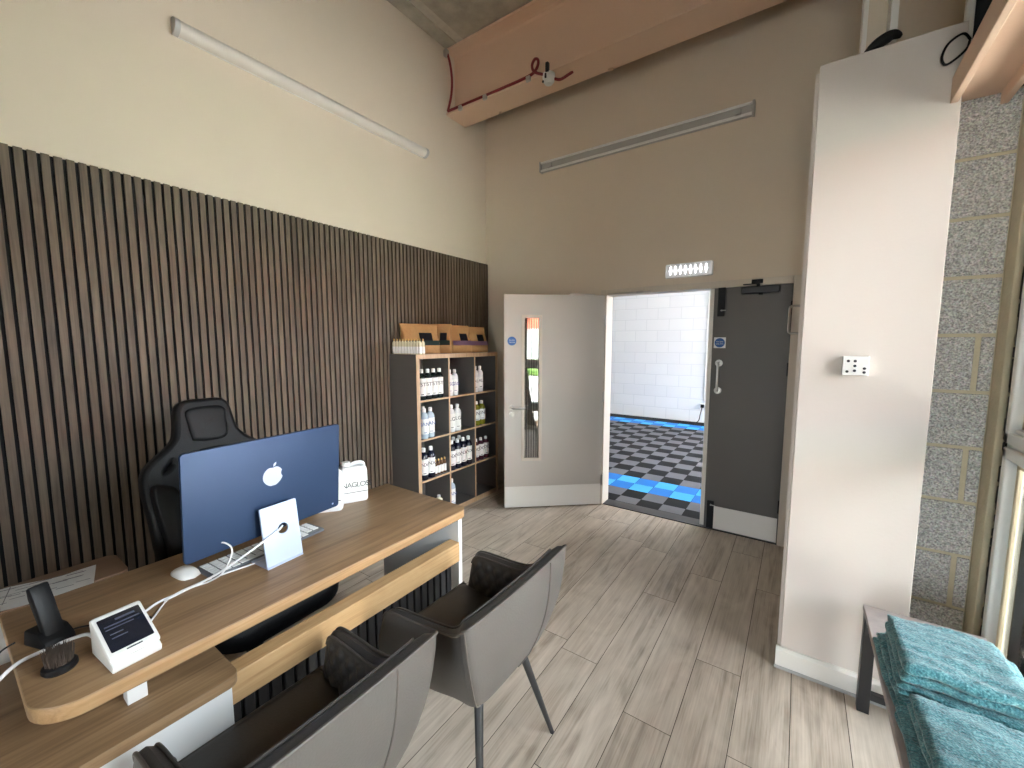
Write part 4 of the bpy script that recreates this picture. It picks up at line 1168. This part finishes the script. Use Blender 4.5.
for s in (-1, 1):
    bo_ = pad('side_bolster', sm([(s * 0.15, 0.08), (s * 0.15, 0.40), (s * 0.20, 0.47), (s * 0.25, 0.46), (s * 0.235, 0.25), (s * 0.215, 0.08), (s * 0.15, 0.08)])[:-1], 0.05, 'blackleather', bk); bo_.location = (0, 0, 0.036)
bm = bmesh.new(); rings = []
for (z, k) in ((0.38, 0.9), (0.395, 0.98), (0.44, 1.0), (0.475, 0.97), (0.49, 0.88)):
    rings.append([((p[0] - 0.2) * k + 0.2, p[1] * k, z + 0.02 * max(0, abs(p[1]) - 0.17) / 0.08) for p in roundrect(-0.08, 0.44, -0.275, 0.275, (0.11, 0.11, 0.05, 0.05), 7)])
loft(bm, rings); obj('seat', bm, 'blackleather', oc, ang=60)
for s in (-1, 1):
    bm = bmesh.new(); bx(bm, 0.0, 0.26, s * 0.30 - 0.045, s * 0.30 + 0.045, 0.635, 0.66, 0.01); ar = obj('armrest', bm, 'black', oc)
    bm = bmesh.new(); bx(bm, 0.09, 0.15, s * 0.30 - 0.02, s * 0.30 + 0.02, 0.40, 0.636, 0.006); bx(bm, 0.09, 0.15, s * 0.2 - 0.12, s * 0.2 + 0.12, 0.385, 0.41, 0.006); obj('armrest_post', bm, 'blackmetal', ar)
bm = bmesh.new(); cyl(bm, (0.13, 0, 0.1), (0.13, 0, 0.39), 0.03, n=16); bx(bm, 0.0, 0.27, -0.12, 0.12, 0.35, 0.385, 0.01); obj('gas_lift', bm, 'blackmetal', oc)
for i in range(5):
    a = R(20 + 72 * i)
    bm = bmesh.new(); cyl(bm, (0.13, 0, 0.115), (0.13 + 0.30 * math.cos(a), 0.30 * math.sin(a), 0.075), 0.028, 0.02, 10); lg_ = obj('base_arm', bm, 'blackmetal', oc)
    cx, cy = 0.13 + 0.30 * math.cos(a), 0.30 * math.sin(a)
    bm = bmesh.new(); cyl(bm, (cx - 0.022 * math.sin(a), cy + 0.022 * math.cos(a), 0.03), (cx + 0.022 * math.sin(a), cy - 0.022 * math.cos(a), 0.03), 0.03, n=16); obj('caster', bm, 'black', lg_)

# ------------------------------------------------------------------ cube shelf with products
SX, SY0, SY1, SZ = 0.335, -1.375, -0.285, 1.452
sh = thing('cube_shelf', 'graphite shelf unit of twelve cubes with oak edges against the slatted wall', 'shelf unit', (0.17, -0.83, 0))
def SH(bm, name, parent=None):
    bmesh.ops.translate(bm, vec=(-0.17, 0.83, 0), verts=bm.verts[:]); bm.normal_update()
    for f in bm.faces:
        if f.calc_center_median().x > SX - 0.17 - 0.004: f.material_index = 1
    return obj(name, bm, ['shelf', 'shelfedge'], parent or sh, smooth=False)
cy = [SY0, -0.997, -0.645, SY1]
rz_ = [0.0, 0.382, 0.735, 1.065, SZ]
def board(x0, x1, y0, y1, z0, z1, name):
    bm = bmesh.new(); bx(bm, x0, x1 - 0.002, y0, y1, z0, z1); bx(bm, x1 - 0.002, x1, y0, y1, z0, z1, mi=1); return SH(bm, name)
board(0.005, SX, SY0, SY0 + 0.036, 0, SZ, 'side_panel'); board(0.005, SX, SY1 - 0.036, SY1, 0, SZ, 'side_panel')
board(0.005, SX, SY0 + 0.036, SY1 - 0.036, SZ - 0.036, SZ, 'top_panel'); board(0.005, SX, SY0 + 0.036, SY1 - 0.036, 0.0, 0.045, 'bottom_panel')
for y in cy[1:3]: board(0.012, SX, y - 0.008, y + 0.008, 0.045, SZ - 0.036, 'divider')
for z in rz_[1:4]: board(0.012, SX - 0.001, SY0 + 0.036, SY1 - 0.036, z - 0.008, z + 0.008, 'shelf_board')
bm = bmesh.new(); bx(bm, 0.005, 0.012, SY0 + 0.036, SY1 - 0.036, 0.045, SZ - 0.036); bmesh.ops.translate(bm, vec=(-0.17, 0.83, 0), verts=bm.verts[:]); obj('back_panel', bm, 'shelf', sh, smooth=False)

protos = {}
def bottle(kind, loc, label, group, rz=0.0):
    """kind -> (height, radius, body material, cap material, ink, word, label z range)"""
    h, r, mb, mc, ink, word, l0, l1 = BOT[kind]
    if kind not in protos:
        t = bpy.data.objects.new('product_bottle', None); COL.objects.link(t)
        bm = bmesh.new(); nk = 0.36 * r if kind != 'small' else 0.45 * r
        lathe(bm, [(0, 0), (r * 0.92, 0), (r, 0.006), (r, h * 0.70), (r * 0.92, h * 0.76), (r * 0.6, h * 0.83), (nk, h * 0.86), (nk, h * 0.89), (0, h * 0.89)], 18); obj('bottle_body', bm, mb, t)
        bm = bmesh.new(); cr_ = nk * 1.25; lathe(bm, [(0, h * 0.875), (cr_, h * 0.875), (cr_, h * 0.985), (cr_ * 0.85, h), (0, h)], 16); obj('bottle_cap', bm, mc, t)
        bm = bmesh.new(); lathe(bm, [(r + 0.0006, h * l0), (r + 0.0006, h * l1)], 18); lb = obj('label_band', bm, 'label', t)
        if word:
            bm = bmesh.new()
            for k, cch in enumerate(word):
                pass
            bm.free()
            lt = text('lettering', word, r * 1.25, ink, lb, (r + 0.0012, 0, h * (l0 * 0.35 + l1 * 0.65)), (R(90), 0, R(90)), 0.0003)
            bm = bmesh.new(); bx(bm, r * 0.99, r + 0.0014, -r * 0.35, r * 0.35, h * (l0 + 0.04), h * (l0 + 0.06)); obj('print_line', bm, ink, lb, smooth=False)
        protos[kind] = t
    else:
        t = dup(protos[kind])
    t.location = loc; t.rotation_euler = (0, 0, rz)
    return tag(t, label, 'bottle', group)
BOT = {
    'dark': (0.255, 0.035, 'bt_dark', 'cap', 'ink', 'IST', 0.13, 0.70),
    'purple': (0.235, 0.034, 'bt_white', 'cap', 'inkpurple', 'GSG', 0.14, 0.62),
    'whitetall': (0.250, 0.032, 'bt_white', 'cap', 'ink', 'AL', 0.14, 0.58),
    'clear': (0.255, 0.036, 'bt_clear', 'cap', 'inkblue', 'IAN', 0.16, 0.66),
    'whiteround': (0.245, 0.037, 'bt_white', 'cap', 'ink', 'LG', 0.12, 0.68),
    'olive': (0.235, 0.040, 'bt_olive', 'cap', 'ink', 'IN', 0.22, 0.66),
    'navy': (0.270, 0.037, 'bt_navy', 'cap', 'ink', 'NX', 0.16, 0.66),
    'small': (0.135, 0.0165, 'bt_amber', 'goldcap', None, '', 0.10, 0.58),
    'plum': (0.215, 0.034, 'bt_plum', 'cap', 'ink', 'DC', 0.18, 0.72),
    'cream': (0.150, 0.034, 'bt_cream', 'cap', 'ink', 'O', 0.12, 0.50),
    'sample': (0.128, 0.0150, 'bt_cream', 'goldcap', None, '', 0.06, 0.50),
}
ORD = ['leftmost', 'second from left', 'third from left', 'fourth from left', 'fifth from left', 'sixth from left', 'seventh from left', 'eighth from left', 'ninth from left', 'tenth from left', 'eleventh from left']
Z1_, Z2_, Z3_, Z4_ = rz_[3] + 0.008, rz_[2] + 0.008, rz_[1] + 0.008, 0.045
g = 'bottles on the cube shelf'
for i in range(4): bottle('dark', (0.285, -1.275 + i * 0.068, Z1_), f'dark bottle with tall white label in the top left cube, {ORD[i]} of four', g, R(-30))
for i in range(2): bottle('purple', (0.285, -0.945 + i * 0.07, Z1_), f'white bottle with purple print in the top middle cube, {("left", "right")[i]} of two', g, R(-30))
for i in range(2): bottle('whitetall', (0.285, -0.585 + i * 0.072, Z1_), f'white bottle with dark print in the top right cube, {("left", "right")[i]} of two', g, R(-30))
for i, (x, y) in enumerate(((0.295, -1.265), (0.285, -1.185), (0.20, -1.19))): bottle('clear', (x, y, Z2_), f'clear bottle with blue print in the second row left cube, {("leftmost", "middle", "rearmost")[i]} of three', g, R(-30))
for i, (x, y) in enumerate(((0.292, -0.935), (0.292, -0.855), (0.21, -0.90))): bottle('whiteround', (x, y, Z2_), f'white bottle in the second row middle cube, {("front left", "front right", "rear")[i]} of three', g, R(-30))
for i in range(2): bottle('olive', (0.285, -0.575 + i * 0.083, Z2_), f'yellow olive bottle in the second row right cube, {("left", "right")[i]} of two', g, R(-30))
for i in range(2): bottle('navy', (0.290, -1.275 + i * 0.082, Z3_), f'tall navy bottle in the third row left cube, {("left", "right")[i]} of two', g, R(-30))
for i in range(4): bottle('small', (0.285, -1.135 + i * 0.038, Z3_), f'small amber bottle in the left cube of the third row, {ORD[i]} of four', g)
for i in range(4): bottle('navy', (0.292, -0.935 + i * 0.077, Z3_), f'front navy bottle in the middle cube of the third row, {ORD[i]} of four', g, R(-30))
for i in range(3): bottle('navy', (0.212, -0.905 + i * 0.080, Z3_), f'rear navy bottle in the middle cube of the third row, {ORD[i]} of three', g, R(-30))
for i in range(3): bottle('plum', (0.285, -0.585 + i * 0.078, Z3_), f'plum bottle in the right cube of the third row, {ORD[i]} of three', g, R(-30))
for i in range(3): bottle('cream', (0.285, -1.27 + i * 0.085, Z4_), f'small cream bottle in the bottom left cube, {ORD[i]} of three', g, R(-30))
bottle('clear', (0.29, -0.94, Z4_), 'clear bottle with white label in the bottom middle cube', g, R(-30))
for i in range(9): bottle('sample', (0.045 + 0.031 * i, -1.352 + 0.004 * i, SZ), f'tiny sample bottle along the left edge of the shelf top, {ORD[i]} of nine', 'sample bottles on top of the shelf')
for i in range(2): bottle('sample', (0.312, -1.312 + i * 0.036, SZ), f'tiny sample bottle at the front corner of the shelf top, {("left", "right")[i]} of two', 'sample bottles on top of the shelf')

def bag(loc, rz, w, h, d, label, band, lean=0.0, seed=0):
    t = thing('paper_bag', label, 'bag', loc, rz, 'brown kraft bags on top of the shelf')
    bm = bmesh.new(); rings = []
    rg = random.Random(seed)
    NZ = 12
    for k in range(NZ):
        v = k / (NZ - 1)
        dep = d * (0.75 + 0.5 * math.sin(PI * min(1, v * 1.25 + 0.15))) * (1 - v) ** 0.55 + 0.004
        ww = w * (0.96 + 0.04 * math.cos(v * 5))
        ring = []
        for p in roundrect(-dep / 2, dep / 2, -ww / 2, ww / 2, min(dep * 0.48, 0.025), 4):
            nz = noise.noise(Vector((p[0] * 20 + seed, p[1] * 14, v * 4 + seed))) * 0.016 * math.sin(PI * min(1, v + .1))
            ring.append((p[0] + lean * v * v + nz, p[1] + nz * 0.5, v * h))
        rings.append(ring)
    loft(bm, rings); obj('bag_body', bm, 'kraft', t, ang=60)
    # printed patches follow the front face
    def patch(name, y0, y1, z0, z1, m):
        bm = bmesh.new(); V = []
        for a in range(7):
            v = (z0 + (z1 - z0) * a / 6) / h
            dep = d * (0.75 + 0.5 * math.sin(PI * min(1, v * 1.25 + 0.15))) * (1 - v) ** 0.55 + 0.004
            V.append([bm.verts.new((dep / 2 + lean * v * v + 0.009, y0 + (y1 - y0) * b / 4, v * h)) for b in range(5)])
        for A, B in zip(V, V[1:]):
            for k in range(4): bm.faces.new((A[k], A[k + 1], B[k + 1], B[k]))
        bmesh.ops.solidify(bm, geom=bm.faces[:], thickness=0.001)
        return obj(name, bm, m, t)
    patch('printed_band', -w * 0.40, w * 0.44, h * 0.28, h * 0.44, band)
    patch('printed_block', -w * 0.05, w * 0.28, h * 0.40, h * 0.70, 'bagblack')
    bm = bmesh.new(); bx(bm, lean * 0.98 - 0.004, lean * 0.98 + 0.004, -w * 0.48, w * 0.48, h * 0.955, h * 1.0, 0.002, 1); obj('folded_seam', bm, 'kraft', t)
    return t
bag((0.12, -1.13, SZ), R(-20), 0.36, 0.262, 0.10, 'brown kraft bag with green band on top of the shelf, leftmost and widest', 'baggreen', -0.03, 1)
bag((0.14, -0.885, SZ), R(-58), 0.19, 0.268, 0.06, 'brown kraft bag turned edge-on on top of the shelf, behind the others', 'baggreen', -0.02, 2)
bag((0.18, -0.685, SZ), R(-16), 0.25, 0.262, 0.09, 'brown kraft bag with lilac band on top of the shelf, third along', 'baglilac', -0.03, 3)
bag((0.18, -0.43, SZ), R(-16), 0.23, 0.255, 0.09, 'brown kraft bag with lilac band on top of the shelf, nearest the door', 'baglilac', -0.03, 4)

# ------------------------------------------------------------------ bench with towels
BX0, BX1, BY0, BY1, BZ = 3.14, 3.49, -2.85, -1.46, 0.45
be = thing('bench', 'low bench with mottled grey top and black steel legs beside the window', 'bench', (3.315, -2.1, 0))
bm = bmesh.new(); bx(bm, BX0 - 3.315, BX1 - 3.315, BY0 + 2.1, BY1 + 2.1, BZ - 0.022, BZ, 0.002, 1); obj('bench_top', bm, 'stone', be, smooth=False)
for y in (BY1 + 2.1 - 0.028, BY0 + 2.1 + 0.028):
    for x in (BX0 - 3.315 + 0.022, BX1 - 3.315 - 0.022):
        bm = bmesh.new(); bx(bm, x - 0.02, x + 0.02, y - 0.02, y + 0.02, 0, BZ - 0.022, 0.001, 1); obj('leg', bm, 'blackmetal', be, smooth=False)
    bm = bmesh.new(); bx(bm, BX0 - 3.315 + 0.042, BX1 - 3.315 - 0.042, y - 0.012, y + 0.012, 0.06, 0.09, 0.001, 1); obj('rail', bm, 'blackmetal', be, smooth=False)

def towel(loc, label, wx, ly, layers, th_, seed, rz=0.0, skew=0.0):
    """cloth folded back and forth: a thick ribbon (profile in x-z) run along y"""
    rg = random.Random(seed)
    path = []
    rad = th_ * 0.5
    for l in range(layers):
        z = rad + l * th_
        xs_ = [(-wx / 2 + rad + (wx - 2 * rad) * i / 22) for i in range(23)]
        if l % 2: xs_ = xs_[::-1]
        off = rg.uniform(-0.006, 0.006)
        for x in xs_: path.append((x + off, z))
        if l < layers - 1:      # U turn
            s = 1 if l % 2 == 0 else -1
            for k in range(1, 7):
                a = -PI / 2 + PI * k / 7
                path.append((s * (wx / 2 - rad) + off + s * math.cos(a) * rad * 1.05, z + rad + math.sin(a) * rad))
    n = len(path)
    half_t = th_ * 0.5
    rr_ = half_t * 1.5 / ly
    VV = [rr_ * (1 - math.cos(PI / 2 * k / 6)) for k in range(7)]; VV = VV + [rr_ + (1 - 2 * rr_) * k / 26 for k in range(1, 26)] + [1 - v for v in VV[::-1]]
    NY = len(VV) - 1
    bm = bmesh.new()
    rings = []
    for j in range(NY + 1):
        v = VV[j]; y = -ly / 2 + ly * v
        edge = min(1.0, min(v, 1 - v) / rr_); er = math.sqrt(max(0, 1 - (1 - edge) ** 2))
        up, dn = [], []
        for i in range(n):
            a = Vector(path[max(i - 1, 0)]); b = Vector(path[min(i + 1, n - 1)]); d = (b - a).normalized(); nn = Vector((-d.y, d.x))
            p = Vector(path[i]); tk = half_t * (0.12 + 0.88 * er)
            e2 = min(1.0, min(i, n - 1 - i) / 2.0 + 0.35)
            for lst, s in ((up, 1), (dn, -1)):
                q = p + nn * tk * s * e2
                w1 = noise.noise(Vector((q.x * 9 + seed, y * 9, q.y * 20))) * 0.012
                w2 = noise.noise(Vector((q.x * 60, y * 60 + seed, q.y * 60))) * 0.004
                ridge = 0.007 * noise.noise(Vector((y * 34 + q.x * 11, q.x * 3 + seed, 0.3)))
                lst.append((q.x * (0.965 + 0.035 * er) + nn.x * s * w2 + w1 * 0.6 + skew * (q.y / (layers * th_)), y + w1, max(0.0005, q.y + nn.y * s * w2 + (w1 * 0.35 + ridge) * min(1, q.y / th_))))
        rings.append(up + dn[::-1])
    V = [[bm.verts.new(p) for p in r_] for r_ in rings]
    m_ = len(V[0])
    for A, B in zip(V, V[1:]):
        for k in range(m_): bm.faces.new((A[k], A[(k + 1) % m_], B[(k + 1) % m_], B[k]))
    for ring, fl in ((V[0], 1), (V[-1], 0)):
        for i in range(n - 1):
            f = (ring[i], ring[i + 1], ring[m_ - 2 - i], ring[m_ - 1 - i])
            bm.faces.new(f)
    o = obj('folded_towel', bm, 'teal', ang=80)
    o.location = loc; o.rotation_euler = (0, 0, rz)
    return tag(o, label, 'towel', 'folded teal towels on the bench')
towel((3.312, -1.885, BZ), 'folded teal towel at the bottom of the farther stack on the bench', 0.345, 0.36, 2, 0.020, 1, R(2))
towel((3.305, -1.895, BZ + 0.041), 'folded teal towel in the middle of the farther stack on the bench', 0.315, 0.325, 2, 0.021, 2, R(-2))
towel((3.29, -1.90, BZ + 0.084), 'folded teal towel on top of the farther stack on the bench', 0.275, 0.295, 2, 0.029, 3, R(1))
towel((3.325, -2.30, BZ), 'folded teal towel underneath in the nearer stack on the bench', 0.36, 0.44, 2, 0.021, 4, R(0))
towel((3.33, -2.30, BZ + 0.043), 'folded teal towel on top of the nearer stack, closest to the viewer', 0.335, 0.42, 2, 0.028, 5, R(2))

# ------------------------------------------------------------------ outside the window
bm = bmesh.new(); bx(bm, 3.85, 60, -40, 20, -0.3, -0.06); bx(bm, -30, 3.85, -40, YF - 0.2, -0.3, -0.06)
struct('ground_road', bm, 'asphalt', 'grey road surface outside the side window', 'ground')
bm = bmesh.new(); bx(bm, 3.58, 4.35, -14, 3, -0.2, -0.03)
struct('ground_paving', bm, 'paving', 'reddish gravel strip just outside the side window', 'ground')
bm = bmesh.new(); bx(bm, 3.80, 3.86, -0.48, 1.0, -0.05, 3.2)
struct('wall_brick', bm, 'brick', 'red brown brick pier outside the side window', 'wall')
bm = bmesh.new(); bx(bm, 3.86, 6.0, -0.42, -0.2, -0.05, 2.3)
struct('wall_outside', bm, M['darkclad'], 'dark grey wall beyond the brick pier outside the window', 'wall')
bm = bmesh.new(); bx(bm, 13.4, 14.6, -34, 14, -0.06, 0.25, 0.1)
struct('ground_verge', bm, 'grass', 'green grass verge across the road outside', 'ground')
fn = thing('garden_fence', 'pale vertical board fence across the road, mirrored in the open door glass', 'fence', (14.8, -10, 0))
bm = bmesh.new()
for i in range(150):
    bx(bm, -0.02, 0.02, -20 + i * 0.27, -20 + i * 0.27 + 0.22, 0.1, 2.3)
obj('boards', bm, 'fence', fn, smooth=False)
bm = bmesh.new(); bx(bm, 0.02, 0.07, -20, 20.4, 0.5, 0.6); bx(bm, 0.02, 0.07, -20, 20.4, 1.8, 1.9); obj('rail', bm, 'fence', fn, smooth=False)
hu = thing('house', 'house with a red roof behind the fence across the road', 'house', (21, -12, 0))
bm = bmesh.new(); bx(bm, 0, 8, -14, 14, 0, 2.6); obj('walls', bm, 'fence', hu, smooth=False)
bm = bmesh.new()
vs = [bm.verts.new(p) for p in ((-0.4, -14.5, 2.6), (8.4, -14.5, 2.6), (4, -14.5, 5.0), (-0.4, 14.5, 2.6), (8.4, 14.5, 2.6), (4, 14.5, 5.0))]
for f in ((0, 1, 2), (5, 4, 3), (0, 2, 5, 3), (1, 4, 5, 2), (0, 3, 4, 1)): bm.faces.new([vs[i] for i in f])
obj('roof', bm, 'roof', hu, smooth=False)
